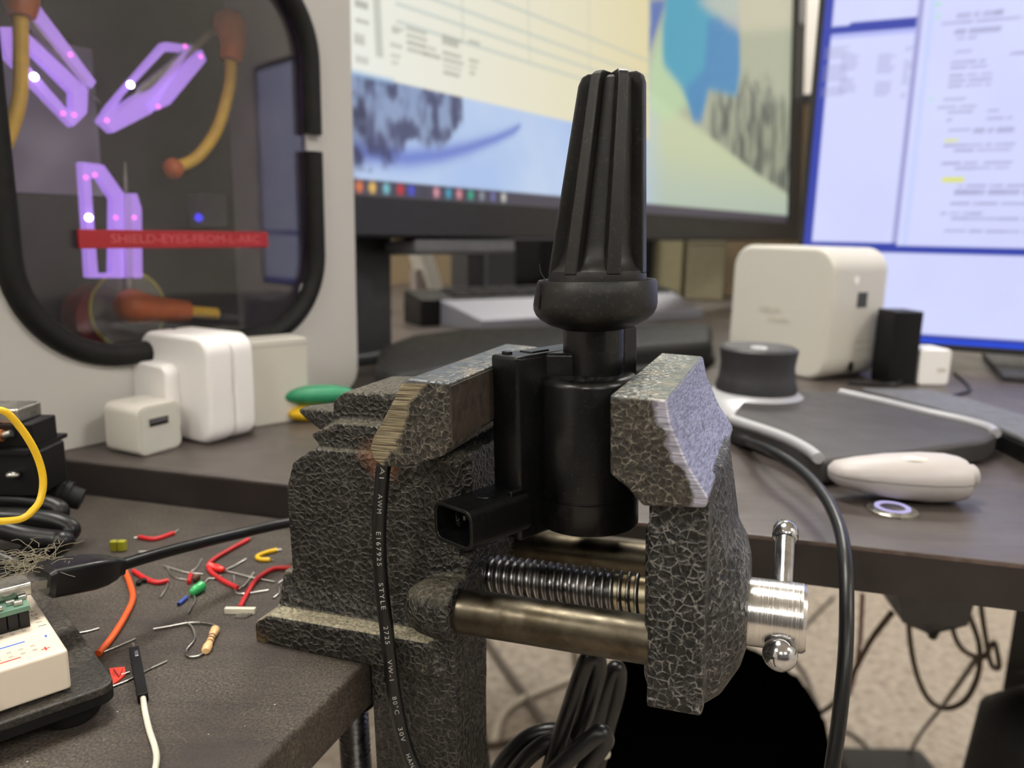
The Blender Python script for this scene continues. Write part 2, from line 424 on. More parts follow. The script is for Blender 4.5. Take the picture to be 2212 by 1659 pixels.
# red warning strip on the glass
M['stripred'] = plain('red_strip', (168, 30, 40), .4, var=.06, scale=30)
M['striptext'] = plain('strip_text', (206, 92, 96), .5)
s0, s1 = cabpx(165, 512)[0], cabpx(575, 527)[0]
strip = MB().box((s0, -.22, 9.72), (s1, -.02, 10.62)).build('warning_strip', M['stripred'], t, bevel=.05)
vs_, fs_ = text_mesh('SHIELD-EYES-FROM-L-ARC', .62)
w_ = max(v[0] for v in vs_)
MB().add([(s0+1.5+v[0]*(s1-s0-2.1)/w_, -.225, 10.17+v[1]) for v in vs_], fs_).build('strip_lettering', M['striptext'], strip)
# pale sheet on the back lining, seen behind the electrodes
p0, p1 = cabpx(-40, 60, DEP-1.1), cabpx(222, 424, DEP-1.1)
M['sheet'] = plain('pale_sheet', (150, 146, 158), .7, var=.05, scale=12)
p0[0] = max(p0[0], W0+.6)
MB().box((p0[0], DEP-1.2, p1[2]), (p1[0], DEP-1.03, min(p0[2], H1-.6))).build('back_sheet', M['sheet'], t)
p2, p3 = cabpx(402, 415, DEP-1.1), cabpx(470, 490, DEP-1.1)
box_ = MB().box((p2[0], DEP-2.4, p3[2]), (p3[0], DEP-1.03, p2[2])).build('control_box', M['midgrey'], t, bevel=.2)
c_ = cabpx(430, 470, DEP-2.5)
MB().sphere((c_[0], DEP-2.45, c_[2]), .28, 12).build('indicator_light', glow('blue_indicator', (70, 60, 235), 1.2), box_, smooth=60)

# --- lit acrylic electrode holders inside the cabinet
def acrylic(name, tint, e):
    t = NT(name); t.set(color=lin(*tint), rough=.25, trans=.0, emit=lin(*tint), power=e)
    nt = t.t; tr = t.n('ShaderNodeBsdfTransparent'); tr.inputs[0].default_value = (.92, .86, 1, 1)
    mx = t.n('ShaderNodeMixShader'); mx.inputs[0].default_value = .45
    nt.links.new(tr.outputs[0], mx.inputs[1]); nt.links.new(t.b.outputs[0], mx.inputs[2]); nt.links.new(mx.outputs[0], nt.nodes['Material Output'].inputs[0]); return t.m
M['acrylic'] = acrylic('violet_lit_acrylic', (186, 146, 238), .8)
M['led_white'] = glow('led_bulb', (225, 215, 255), 9)
M['led_pink'] = glow('led_pink_glint', (255, 120, 225), 1.6)
M['needle'] = steel('needle_metal', (150, 146, 138), .4, metal=.6)
M['boot'] = plain('orange_rubber_boot', (196, 98, 44), .5)
M['hv'] = plain('yellow_high_voltage_cable', (224, 178, 52), .45)
IN = 6.0
def cw(px, py, d=IN): return cabw(cabpx(px, py, d))
def holder(outer_px, hole_px, bar_px, leds, pinks, rod, label):
    base = cw(*outer_px[0]); t = thing('electrode_holder', label, 'holder', base)
    def plate(mbx, poly):
        pts = [cabpx(x, y, IN) for x, y in poly]
        mbx.prism([(p[0], p[2]) for p in pts], IN-.35, IN+.35, lambda u, v, w: cabw((u, w, v)))
    mb = MB(); n = len(outer_px)
    O_ = [cabpx(x, y, IN)[[0, 2]] for x, y in outer_px]; H_ = [cabpx(x, y, IN)[[0, 2]] for x, y in hole_px]
    mb.ring([tuple(p) for p in O_], [tuple(p) for p in H_], IN-.35, IN+.35, lambda u, v, w: cabw((u, w, v)))
    mb.build('bracket', M['acrylic'], t, world=True, bevel=.06)
    mb = MB(); plate(mb, bar_px); mb.build('side_bar', M['acrylic'], t, world=True, bevel=.06)
    for x, y in leds: MB().sphere(cw(x, y, IN-.4), .2, 10).build('led', M['led_white'], t, world=True, smooth=60)
    for x, y in pinks: MB().sphere(cw(x, y, IN-.36), .13, 10).build('led_glint', M['led_pink'], t, world=True, smooth=60)
    a, b = rod; pa, pb = cw(*a), cw(*b); mid = pa+(pb-pa)*.78
    MB().tube([pa, mid, mid+(pb-pa)*.02, pb], [.27, .27, .12, .04], 12).build('electrode', M['needle'], t, world=True, smooth=50)
    return t
holder([(350, 92), (408, 100), (322, 245), (238, 288), (210, 262), (232, 228)], [(352, 110), (392, 112), (322, 192), (292, 204), (240, 240), (262, 205)],
       [(430, 108), (440, 132), (362, 226), (332, 240), (318, 226), (400, 135)], [(282, 183)], [(400, 100), (231, 260), (342, 230), (433, 122)], ((465, 62), (252, 240)), 'violet-lit acrylic electrode holder leaning to the right below an orange boot')
holder([(-6, 60), (40, 60), (184, 195), (182, 245), (152, 275), (10, 125)], [(20, 78), (34, 84), (150, 200), (150, 240), (140, 238), (28, 112)],
       [(66, 20), (78, 12), (202, 178), (192, 192), (176, 186), (60, 40)], [(74, 166)], [(136, 245), (160, 248), (152, 118)], ((40, 20), (216, 222)), 'violet-lit acrylic electrode holder slanting down in front of the pale sheet')
holder([(170, 350), (218, 356), (262, 418), (262, 600), (186, 600), (178, 470)], [(190, 388), (205, 380), (238, 430), (236, 590), (206, 590), (196, 470)],
       [(265, 418), (290, 418), (300, 450), (302, 600), (266, 600), (264, 470)], [(192, 470)], [(185, 383), (205, 378), (290, 470), (250, 470)], ((278, 690), (270, 350)), 'violet-lit acrylic electrode holder standing upright behind the red strip')
def boot_cable(label, boot_px, wire_px, end_px=None):
    t = thing('high_voltage_cable', label, 'cable', cw(*boot_px[0], IN-.6))
    pts = curve([cw(x, y, IN-.6) for x, y in boot_px], 6); n = len(pts)
    MB().tube(pts, [1.0-.35*i/(n-1) for i in range(n)], 14).sphere(pts[0], 1.02, 14).build('rubber_boot', M['boot'], t, world=True, smooth=60)
    MB().tube(curve([cw(x, y, IN-.6) for x, y in wire_px], 8), .36, 12).build('wire', M['hv'], t, world=True, smooth=60)
    if end_px: MB().sphere(cw(*end_px, IN-.6), .62, 12).build('end_boot', M['boot'], t, world=True, smooth=60)
boot_cable('yellow high-voltage cable curving from an orange elbow boot to an orange end', [(496, 55), (503, 90), (498, 130)], [(500, 132), (495, 190), (468, 280), (425, 340), (378, 362)], (374, 364))
boot_cable('pale yellow high-voltage cable hanging straight from a brown boot', [(42, -40), (46, 0), (46, 34)], [(44, 36), (45, 120), (42, 210), (20, 290), (-10, 350)])
boot_cable('orange boot with short yellow cable lying below the red strip', [(285, 662), (330, 668), (405, 672)], [(405, 672), (435, 675), (468, 678)])
# reel at the bottom of the cabinet
rc = cabpx(272, 668, IN+2.2); t = thing('reel', 'clear reel with yellow rim and dark red drum at the cabinet bottom', 'reel', cabw((rc[0], IN+2, H0+2.2)))
ax = lambda x, y, z: cabw((rc[0]+x, IN+2.2+z, rc[2]+y))
MB().lathe([(0, -.4), (2.3, -.4), (2.3, -.25), (0, -.25)], 32, ax).build('flange', acrylic('clear_reel', (150, 150, 130), 0.0), t, world=True, smooth=40)
MB().tube([ax(2.32*math.cos(2*math.pi*k/40), 2.32*math.sin(2*math.pi*k/40), -.32) for k in range(41)], .1, 8).build('rim', plain('yellow_reel_rim', (176, 166, 70), .5), t, world=True, smooth=50)
MB().lathe([(0, -.2), (1.9, -.2), (1.9, 1.6), (0, 1.6)], 32, lambda x, y, z: cabw((rc[0]-1.2+x, IN+2.2+z, rc[2]-.4+y))).build('drum', plain('dark_red_drum', (112, 28, 40), .5), t, world=True, smooth=40)

# ================================================================== MONITORS
def screen_mat(name, power=1.0):
    t = NT(name); a = t.n('ShaderNodeAttribute', attribute_name='picture')
    t.set(color=(.01, .01, .01, 1), rough=.35, emit=a.outputs['Color'], power=power); return t.m
def vnoise(x, y, scale, seed=0, octv=4):
    r = np.random.default_rng(seed); out = np.zeros_like(x); amp = 1.0; tot = 0
    for o in range(octv):
        g = r.random((64, 64)); u, v = (x*scale*2**o) % 64, (y*scale*2**o) % 64
        i, j = u.astype(int), v.astype(int); fu, fv = u-i, v-j; fu = fu*fu*(3-2*fu); fv = fv*fv*(3-2*fv)
        i2, j2 = (i+1) % 64, (j+1) % 64
        out += amp*((g[i, j]*(1-fu)+g[i2, j]*fu)*(1-fv)+(g[i, j2]*(1-fu)+g[i2, j2]*fu)*fv); tot += amp; amp *= .5
    return out/tot
def lnp(c): return np.array(lin(*c)[:3])
def screen(name, parent, w, h, nx, ny, paint, power):
    xs = np.linspace(0, w, nx); zs = np.linspace(0, h, ny); X, Z = np.meshgrid(xs, zs)
    img = paint(X, Z)
    mb = MB(); mb.v = [(x, -.02, z) for x, z in zip(X.ravel(), Z.ravel())]
    mb.f = [(j*nx+i, j*nx+i+1, (j+1)*nx+i+1, (j+1)*nx+i) for j in range(ny-1) for i in range(nx-1)]; mb.mi = [0]*len(mb.f)
    me = bpy.data.meshes.new(name); me.from_pydata([tuple(c*S for c in p) for p in mb.v], [], mb.f)
    at = me.attributes.new('picture', 'FLOAT_COLOR', 'POINT')
    at.data.foreach_set('color', np.concatenate([img.reshape(-1, 3), np.ones((nx*ny, 1))], 1).astype(np.float32).ravel())
    me.materials.append(screen_mat(name+'_light', power)); o = bpy.data.objects.new(name, me); COL.objects.link(o); o.parent = parent; return o
def blend(img, mask, c): m = np.clip(mask, 0, 1)[..., None]; return img*(1-m)+np.asarray(c)*m
def rect(X, Z, a, b, c, d): return ((X >= a) & (X <= b) & (Z >= c) & (Z <= d)).astype(float)
def sstep(x, a, b): q = np.clip((x-a)/(b-a), 0, 1); return q*q*(3-2*q)
M['bezel'] = plain('monitor_bezel', (30, 30, 33), .45)

TH1 = math.radians(53); Q1 = onY(770, 415, 57.0); TILT1 = math.radians(3.5)
e_ = np.array([math.cos(TH1), math.sin(TH1), 0]); n_ = np.array([-math.sin(TH1), math.cos(TH1), 0])   # n_ away from viewer
zt = np.array([0, 0, 1.0])*math.cos(TILT1)+n_*math.sin(TILT1); nt_ = np.cross(zt, e_)
Mon1 = np.array([e_, np.cross(zt, e_), zt])
L1 = np.array([Q1[0], Q1[1], 87.9])-e_*2
root = thing('monitor', 'large black widescreen monitor showing a snowy wallpaper and a cream spreadsheet window', 'monitor', L1, Mon1)
SW, SH = 97.5, 42.0
def m1(px, py): P = onplane(px, py, L1, Mon1[1]); d = P-L1; return d@Mon1[0], d@Mon1[2]
def paint1(X, Z):
    s = X; h = Z
    snow = lnp((172, 196, 236)); img = np.ones(X.shape+(3,))*snow
    n1 = vnoise(s, h, .5, 3); n2 = vnoise(s, h*.6, 1.3, 5, 2); n3 = vnoise(s, h, .12, 9)
    img = blend(img, (n3-.35)*1.2, lnp((205, 220, 240)))
    # blue hollow sweeping up to the right on the snow
    xx, hh = m1(880, 345)[0], 0
    pts = [m1(*p) for p in ((800, 330), (880, 342), (950, 335), (1010, 320), (1070, 300), (1110, 282), (1125, 270))]
    px_, pz_ = np.array([p[0] for p in pts]), np.array([p[1] for p in pts])
    cz = np.interp(s, px_, pz_); wd_ = np.interp(s, px_, [.9, .8, .7, .6, .45, .4, .2])
    img = blend(img, np.exp(-((h-cz)/wd_)**2)*((s > px_[0]-2) & (s < px_[-1]))*.95, lnp((108, 128, 205)))
    # dark firs on the left
    tx = m1(990, 200)[0]; edge_ = np.interp(s, [0, tx*.3, tx*.6, tx*.85, tx], [.5, 2.6, 3.7, 4.6, 7.0])
    firs = (s < tx+.5)*sstep(h-edge_+(n1-.5)*3.5, -.6, .6)*(sstep(n2, .25, .7)*.5+.42)
    img = blend(img, firs, lnp((58, 56, 92)))
    trunk = (s < m1(800, 300)[0])*sstep(n2, .3, .7)*.8*(h > 1.6); img = blend(img, trunk, lnp((52, 54, 80)))
    # right-hand part: yellowish slope, pale sky, blue figure, frosted trees
    a = m1(1400, 230)[0]; R = sstep(s, a-8, a+6)
    slope = np.interp(s, [a, a+20, a+35, a+50, a+70], [13.5, 9.8, 6.8, 4.4, 3.2])
    yel = lnp((196, 204, 168)); low = lnp((178, 192, 176)); k = sstep(h, 1, 10)[..., None]
    img = img*(1-R[..., None])+(low*(1-k)+yel*k)*R[..., None]
    img = blend(img, R*sstep(h-slope, -.5, 1.2)*.9, lnp((168, 172, 150)))
    tr = R*sstep(h-slope, 0, .8)*sstep(s, a+16, a+20)*sstep(17+n1*6-h-(.12*np.abs(s-(a+38))), -2, 2)
    img = blend(img, tr*(.25+.75*sstep(vnoise(s*2.2, h*.6, .5, 12, 3), .3, .7)), lnp((92, 98, 92)))
    def blob(pts, soft): # polygon mask in screen space
        P = np.array([m1(*p) for p in pts]); ins = np.zeros(s.shape, bool); j = len(P)-1
        for i in range(len(P)):
            c = ((P[i, 1] > h) != (P[j, 1] > h)) & (s < (P[j, 0]-P[i, 0])*(h-P[i, 1])/(P[j, 1]-P[i, 1]+1e-9)+P[i, 0]); ins ^= c; j = i
        m = ins.astype(float)
        for _ in range(soft): m = (m+np.roll(m, 1, 0)+np.roll(m, -1, 0)+np.roll(m, 1, 1)+np.roll(m, -1, 1))/5
        return m
    img = blend(img, blob([(1404, 0), (1440, 0), (1400, 120), (1404, 60)], 2), lnp((92, 116, 178)))
    img = blend(img, blob([(1404, 150), (1440, 20), (1470, 190), (1500, 215), (1440, 260), (1404, 240)], 8)*.7, lnp((186, 216, 170)))
    img = blend(img, blob([(1445, -60), (1600, -60), (1592, 60), (1598, 150), (1590, 205), (1530, 190), (1515, 250), (1500, 260), (1470, 185), (1432, 140), (1430, 60)], 7), lnp((70, 158, 186)))
    img = blend(img, blob([(1530, 40), (1598, 30), (1598, 150), (1590, 205), (1530, 190), (1515, 265), (1497, 262), (1480, 190), (1520, 150)], 5)*.8, lnp((66, 128, 184)))
    img = blend(img, blob([(1500, 0), (1720, -80), (1720, 60), (1600, 70)], 14)*.7, lnp((206, 200, 176)))
    # spreadsheet window
    wx = m1(1400, 80)[0]; wz0, wz1 = m1(765, 178)[1], m1(1235, 250)[1]
    wb = (wz0+wz1)/2
    win = rect(s, h, -9, wx, wb, 99)
    k = np.clip(s/wx, 0, 1)[..., None]; paper = lnp((238, 240, 232))*(1-k)+lnp((224, 212, 168))*k
    img = img*(1-win[..., None])+paper*win[..., None]
    # sidebar divider, grid lines, text
    sx = m1(818, 100)[0]; img = blend(img, rect(s, h, sx-.28, sx+.3, wb+1.6, 99)*.6, lnp((170, 172, 160)))
    g0 = m1(840, 22)[1]; g1 = m1(850, 72)[1]
    for z_ in (m1(1000, 58)[1], m1(1000, 92)[1], m1(1000, 20)[1], m1(1000, -25)[1]): img = blend(img, rect(s, h, sx+2, wx, z_-.11, z_+.13)*.55, lnp((168, 186, 186)))
    for p in (1000, 1142, 1272): q = m1(p, 60)[0]; img = blend(img, rect(s, h, q-.08, q+.14, m1(p, 90)[1] if p < 1100 else m1(1000, 92)[1], 99)*.4, lnp((182, 190, 180)))
    r = np.random.default_rng(3)
    for px0, px1, rows in ((845, 870, (55, 68, 98, 118, 135)), (878, 925, (60, 74, 92, 108)), (912, 950, (100, 115)), (955, 1000, (75, 88, 112, 128, 142, 156)), (1013, 1038, (86, 130, 145, 158)), (765, 800, (5, 40, 75, 85, 125))):
        for py in rows:
            a0, b0 = m1(px0, py); a1, _ = m1(px1-r.random()*12, py); img = blend(img, rect(s, h, a0, a1, b0-.15, b0+.16)*(.35+.35*r.random()), lnp((140, 138, 128)))
    a0, b0 = m1(765, 160); img = blend(img, rect(s, h, 0, m1(850, 160)[0], b0-.2, b0+.25)*.5, lnp((150, 190, 230)))
    # taskbar with its row of icons
    tb = m1(765, 388)[1]; img = blend(img, rect(s, h, -1, 999, -1, tb), lnp((66, 62, 76)))
    cols = [(220, 120, 60), (232, 190, 90), (120, 190, 200), (200, 40, 40), (74, 78, 210), (60, 58, 70), (220, 150, 165), (70, 160, 190), (220, 140, 150), (50, 170, 140), (140, 146, 160), (110, 110, 170), (200, 200, 196)]
    for c, p in zip(cols, (776, 804, 834, 864, 888, 914, 942, 968, 991, 1016, 1040, 1064, 1087)):
        x_ = m1(p, 405)[0]; z_ = tb*.56; img = blend(img, np.exp(-(((s-x_)/.36)**2+((h-z_)/.42)**2)**2), lnp(c))
    img = blend(img, sstep(s, SW-3.2, SW-2.8)*0, lnp((0, 0, 0)))
    return img
screen('screen', root, SW, SH, 390, 168, paint1, .95)
MB().ring([(-1.6, -3.0), (SW+5.5, -3.0), (SW+5.5, SH+1.6), (-1.6, SH+1.6)], [(0, 0), (SW, 0), (SW, SH), (0, SH)], -.6, 1.2, lambda u, v, w: (u, w, v)).build('bezel', M['bezel'], root, bevel=.25)
MB().box((-1.6, 0.2, -3.0), (SW+5.5, 4.0, SH+1.6)).build('housing', M['bezel'], root, bevel=.6)
sx_ = m1(870, 470)[0]
def untilt(p):                                   # the stand is upright although the panel leans back
    w = L1+e_*p[0]+n_*p[1]+np.array([0, 0, p[2]]); d = w-L1; return (d@Mon1[0], d@Mon1[1], d@Mon1[2])
zb = FAR-L1[2]
MB().box((sx_-1.6, 4.2, zb+.5), (sx_+3.0, 7.0, 14), untilt).build('stand_post', M['darkgrey'], root, bevel=.3)
MB().box((sx_-3, 3, zb+.02), (sx_+5, 12, zb+.9), untilt).build('stand_base', M['darkgrey'], root, bevel=.3)
MB().box((sx_+1.0, -.3, -4.3), (sx_+14, 3.4, -3.1)).build('control_strip', M['midgrey'], root, bevel=.3)
MB().prism(rrect(-.7, -2.6, .7, 2.6, .68), 0, .3, lambda u, v, w: (SW+2.4+u, -.9+w, m1(1722, 20)[1]+v)).build('frame_catch', M['silver'], root, bevel=.1)

TH2 = math.radians(-25); Q2 = onY(1990, 740, 66.0)
e_ = np.array([math.cos(TH2), math.sin(TH2), 0]); n_ = np.array([-math.sin(TH2), math.cos(TH2), 0])
Mon2 = np.array([e_, n_, [0, 0, 1.0]])
def m2w(px, py): P = onplane(px, py, Q2, n_); d = P-Q2; return d@e_, P[2]
left2 = m2w(1737, 510)[0]
L2 = np.array([Q2[0], Q2[1], FAR+2.2])+e_*left2
root = thing('monitor', 'monitor beside the white hub showing blue-white document windows', 'monitor', L2, Mon2)
def m2(px, py): a, b = m2w(px, py); return a-left2, b-L2[2]
SW2, SH2 = 52.0, 33.0
def paint2(X, Z):
    s, h = X, Z; img = np.ones(X.shape+(3,))*lnp((44, 62, 168))
    pap = lnp((206, 209, 252)); n = vnoise(s, h, .2, 2); pap2 = lnp((214, 220, 255))
    paper = pap+(pap2-pap)*np.clip(n, 0, 1)[..., None]
    def wn(a, b, c, d): return rect(s, h, a, b, c, d)
    def fill(m): return img*(1-m[..., None])+paper*m[..., None]
    xl = .75; xd = m2(1975, 100)[0]; xr = m2(1985, 100)[0]
    zA = m2(1872, 45)[1]; zB = m2(1872, 68)[1]; zBot = m2(1900, 527)[1]; zr = m2(2100, 532)[1]; z2 = m2(2100, 548)[1]
    img = fill(wn(xl, xd, zA, 99)); img = fill(wn(xl, m2(1835, 62)[0], m2(1800, 60)[1], 99)); img = fill(wn(xl, xd, zBot, zB))
    img = blend(img, wn(xl, xd, zB-.5, zB)*.6, lnp((150, 158, 236)))
    img = blend(img, wn(xd, xr+.15, zBot, 99), lnp((160, 160, 212)))
    img = fill(wn(xr, 99, zr, 99)); img = fill(wn(left2*0+m2(1930, 600)[0]-8, 99, m2(2100, 727)[1], z2))
    img = blend(img, wn(-1, 99, -1, m2(2100, 737)[1]), lnp((16, 72, 224)))
    img = blend(img, wn(-1, .7, -1, 99), lnp((44, 62, 168)))
    img = blend(img, wn(m2(2000, 100)[0], m2(2008, 100)[0], zr, 99)*.5, lnp((186, 204, 250)))
    r = np.random.default_rng(8)
    ink = lnp((150, 150, 186))
    for px0, px1 in ((1778, 1835), (1815, 1855), (1895, 1935), (1955, 1972)):
        a, b = m2(px0, 140)[0], m2(px1, 140)[0]
        for py in range(105, 212, 6): z_ = m2(px0, py)[1]; img = blend(img, wn(a, b-r.random()*.5, z_-.08, z_+.08)*.30, ink)
    rows = [(35, 2065, 2165), (52, 2035, 2260), (70, 2060, 2160), (82, 2065, 2110), (112, 2060, 2100), (118, 2180, 2260), (135, 2055, 2130), (148, 2055, 2130), (165, 2050, 2140), (175, 2050, 2140), (186, 2050, 2140), (215, 2040, 2090), (232, 2025, 2110), (242, 2045, 2100), (238, 2135, 2160), (258, 2045, 2058), (255, 2130, 2190), (282, 2045, 2095), (282, 2105, 2190), (315, 2040, 2190), (326, 2060, 2190), (352, 2035, 2110), (352, 2125, 2190), (365, 2060, 2180), (400, 2070, 2250), (415, 2060, 2250), (440, 2055, 2250), (460, 2030, 2120), (470, 2055, 2250), (500, 2040, 2240)]
    for py, x0, x1 in rows:
        a, z_ = m2(x0, py); b, _ = m2(x1, py); q = a
        while q < b:
            l = .35+r.random()*1.3; img = blend(img, wn(q, min(b, q+l), z_-.13, z_+.13)*(.45+.3*r.random()), ink); q += l+.12
    for py, x0, x1 in ((304, 2040, 2070), (390, 2033, 2082)):
        a, z_ = m2(x0, py); b, _ = m2(x1, py); img = blend(img, wn(a, b, z_-.16, z_+.18), lnp((222, 226, 110)))
    for px, py in ((2028, 8), (2025, 35), (2010, 215)): a, z_ = m2(px, py); img = blend(img, wn(a-.15, a+.15, z_-.25, z_+.25)*.7, lnp((170, 226, 196)))
    return img
screen('screen', root, SW2, SH2, 260, 165, paint2, 1.0)
MB().ring([(-.5, -.55), (SW2+.9, -.55), (SW2+.9, SH2+.9), (-.5, SH2+.9)], [(0, 0), (SW2, 0), (SW2, SH2), (0, SH2)], -.15, .6, lambda u, v, w: (u, w, v)).build('bezel', M['bezel'], root, bevel=.15)
MB().box((-.5, .1, -.55), (SW2+.9, 3.2, SH2+.9)).build('housing', M['bezel'], root, bevel=.5)
MB().box((SW2/2-10, -4, -2.18), (SW2/2+10, 10, -1.6)).box((SW2/2-3, 3, -1.7), (SW2/2+3, 5, 10)).build('stand', M['darkgrey'], root, bevel=.2)

# ================================================================== BENCH VISE
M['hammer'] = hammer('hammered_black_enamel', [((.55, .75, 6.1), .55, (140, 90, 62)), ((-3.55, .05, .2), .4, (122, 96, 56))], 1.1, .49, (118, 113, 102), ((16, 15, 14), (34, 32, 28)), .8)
M['hammer2'] = hammer('hammered_black_enamel_jaw', None, .95, .46, (146, 143, 138), ((8, 8, 8), (19, 18, 17)))
M['rod'] = steel('guide_rod_steel', (98, 91, 78), .36, blotch=(70, 63, 50))
M['screwsteel'] = steel('lead_screw_steel', (150, 148, 148), .3)
M['grease'] = steel('greasy_screw_end', (180, 172, 146), .3, blotch=(140, 112, 66))
def jawmat(name, line, width, tint, hi, top_z, topc):
    """hammered casting whose outer edge is filed bare and whose top is scuffed steel"""
    t = NT(name); vein, big = veins(t, 1.15, .48)
    ham = t.mix(t.math('MULTIPLY', vein, .8), t.ramp(t.noise(60, 4), [(.3, lin(24, 22, 19)), (.75, lin(46, 42, 35))]), lin(150, 144, 130))
    X, Y, Z = t.sep()
    (x0, z0), (x1, z1) = line; d = math.hypot(x1-x0, z1-z0); a, b = (z1-z0)/d, -(x1-x0)/d
    dist = t.math('ADD', t.math('ADD', t.math('MULTIPLY', X, a/S), t.math('MULTIPLY', Z, b/S)), -(a*x0+b*z0))
    if width < 0: dist = t.math('MULTIPLY', dist, -1.0)
    dist = t.math('ADD', dist, t.math('MULTIPLY', t.math('SUBTRACT', t.noise(170, 4), .5), 1.1))
    filed = t.ramp(dist, [(abs(width)-.08, 1), (abs(width)+.06, 0)])
    filec = t.ramp(t.noise(1, 4, .65, vec=t.scalevec((70, 300, 2300))), [(.34, lin(*tint)), (.62, lin(*hi))])
    col = t.mix(filed, ham, filec)
    tp = t.ramp(t.math('MULTIPLY', t.math('SUBTRACT', Z, (top_z-.09)*S), 1000.0), [(.2, 0), (.8, 1)])
    tp = t.math('MULTIPLY', tp, 1.0, True)
    topcol = t.ramp(t.noise(420, 5, .75), [(.34, lin(52, 56, 60)), (.6, lin(*topc))])
    edgec = t.mix(t.ramp(t.noise(110, 5, .65), [(.52, 0), (.66, .7)]), topcol, lin(138, 124, 104))
    col = t.mix(tp, col, edgec)
    met = t.math('MAXIMUM', t.math('MULTIPLY', filed, .75), t.math('MULTIPLY', tp, .55))
    t.set(color=col, metal=met, rough=t.ramp(met, [(0, .4), (.8, .36)]))
    h = t.mix(filed, t.ramp(big, [(0, 1), (.35, 0)]), t.noise(1, 4, .65, vec=t.scalevec((70, 300, 2300))))
    t.bump(h, .5, .0005); return t.m
vise = thing('bench_vise', 'black hammered-finish bench vise clamped to the work table edge gripping the coil', 'vise', VO, VM)
TXZ = lambda u, v, w: (u, w, v)
mb = MB()
mb.prism([(-3.75, .02), (2.2, .02), (2.2, 1.1), (-3.2, 1.1), (-3.75, .75)], .05, 5.0, TXZ)                     # foot
mb.prism([(.05, .03), (.62, .03), (1.5, 1.75), (1.5, 2.2), (.9, 2.2)], -3.2, 2.5, lambda u, v, w: (w, u, v))     # slope from foot to column
mb.prism([(-2.75, .5), (-2.75, 4.9), (-2.45, 5.75), (-1.75, 6.2), (2.95, 6.2), (2.95, .9)], .75, 5.2, TXZ)      # column
mb.prism([(-3.0, .5), (-2.6, .5), (-2.6, 2.2)], .8, 5.0, TXZ)
mb.prism([(.7, 1.1), (.7, 3.4), (5.9, 3.2), (5.9, 1.2)], 1.5, 3.15, lambda u, v, w: (w, u, v))   # rod housing
mb.lathe([(0, 1.6), (.5, 1.7), (.76, 2.1), (.84, 2.6), (.86, 3.2), (0, 3.2)], 32, lambda x, y, z: (z, .12+x, 2.18+y))   # boss round the near rod
mb.box((1.5, 1.2, 3.4), (3.15, 5.4, 6.3))
mb.prism([(-.2, 6.0), (-1.5, 6.2), (-1.9, 6.6), (-1.0, 7.0), (2.4, 7.0), (2.4, 6.0)], .9, 4.6, TXZ)              # neck below the anvil
mb.prism([(-1.35, 6.95), (-1.3, 7.55), (-.9, 7.85), (2.3, 7.95), (2.3, 6.7), (-1.0, 6.75)], 1.3, 4.3, TXZ)      # anvil
mb.add([(-1.0, 1.5, 5.95), (-1.0, 3.6, 5.95), (-1.0, 3.6, 7.2), (-1.0, 1.5, 7.2), (-3.05, 2.0, 6.95), (-3.05, 2.5, 6.95), (-3.05, 2.5, 7.12), (-3.05, 2.0, 7.12)],
       [(3, 2, 1, 0), (4, 5, 6, 7), (0, 1, 5, 4), (1, 2, 6, 5), (2, 3, 7, 6), (3, 0, 4, 7)])                       # horn
mb.prism([(.15, -7), (.15, 1.0), (2.95, 1.2), (2.75, -7)], .25, 2.6, TXZ)                                          # clamp leg
mb.prism([(.15, -7), (.15, -5.6), (-3, -5.9), (-3, -7)], .25, 2.6, TXZ)
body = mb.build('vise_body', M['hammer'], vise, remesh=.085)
Lprof = [(2.47, 8.78), (3.58, 8.7), (3.58, 7.15), (3.38, 6.86), (2.6, 6.56), (2.1, 6.46), (1.62, 6.44), (1.35, 6.6), (1.27, 6.9), (1.42, 7.25), (1.7, 7.66), (2.12, 8.36), (2.27, 8.65)]
M['ljaw'] = jawmat('fixed_jaw_metal', ((1.27, 6.9), (2.3, 8.7)), .56, (66, 58, 47), (172, 161, 134), 8.7, (112, 116, 118))
MB().prism(Lprof, -1.0, 6.0, TXZ).build('fixed_jaw', M['ljaw'], vise, bevel=.06)
M['jawface'] = plain('ridged_jaw_face', (58, 50, 42), .5, var=.3, scale=400, bump=.5)
MB().box((3.56, -.96, 7.2), (3.62, 5.96, 8.62)).build('jaw_face', M['jawface'], vise)
mb = MB()
mb.prism([(7.58, 8.62), (8.85, 8.55), (8.96, 8.0), (9.35, 7.1), (9.8, 6.4), (9.75, 6.15), (8.35, 6.05), (8.0, 6.45), (7.58, 6.75)], -1.0, 6.0, TXZ)
M['rjaw'] = jawmat('moving_jaw_metal', ((9.95, 6.3), (8.9, 8.6)), -.42, (104, 106, 120), (196, 196, 214), 8.56, (118, 120, 114))
mb.build('moving_jaw', M['rjaw'], vise, bevel=.07)
mb = MB()
mb.prism([(8.4, .75), (9.75, .75), (9.78, 6.4), (8.4, 6.4)], -.55, 5.6, TXZ)
mb.prism([(8.25, 1.3), (8.5, 1.1), (8.5, 5.6), (8.25, 5.2)], -.2, 5.3, TXZ)
mb.lathe([(0, 10.62), (1.2, 10.6), (1.75, 10.45), (2.5, 10.0), (2.95, 9.4), (2.95, 9.2), (0, 9.2)], 40, lambda x, y, z: (z, 2.5+x, 2.5+y))
mb.add([(9.6, -.2, 2.4), (9.6, 5.2, 2.4), (9.6, 5.0, 6.6), (9.6, 0, 6.6), (10.45, 1.2, 2.6), (10.45, 3.8, 2.6), (9.9, 3.6, 6.5), (9.9, 1.4, 6.5)],
       [(3, 2, 1, 0), (4, 5, 6, 7), (0, 1, 5, 4), (1, 2, 6, 5), (2, 3, 7, 6), (3, 0, 4, 7)])
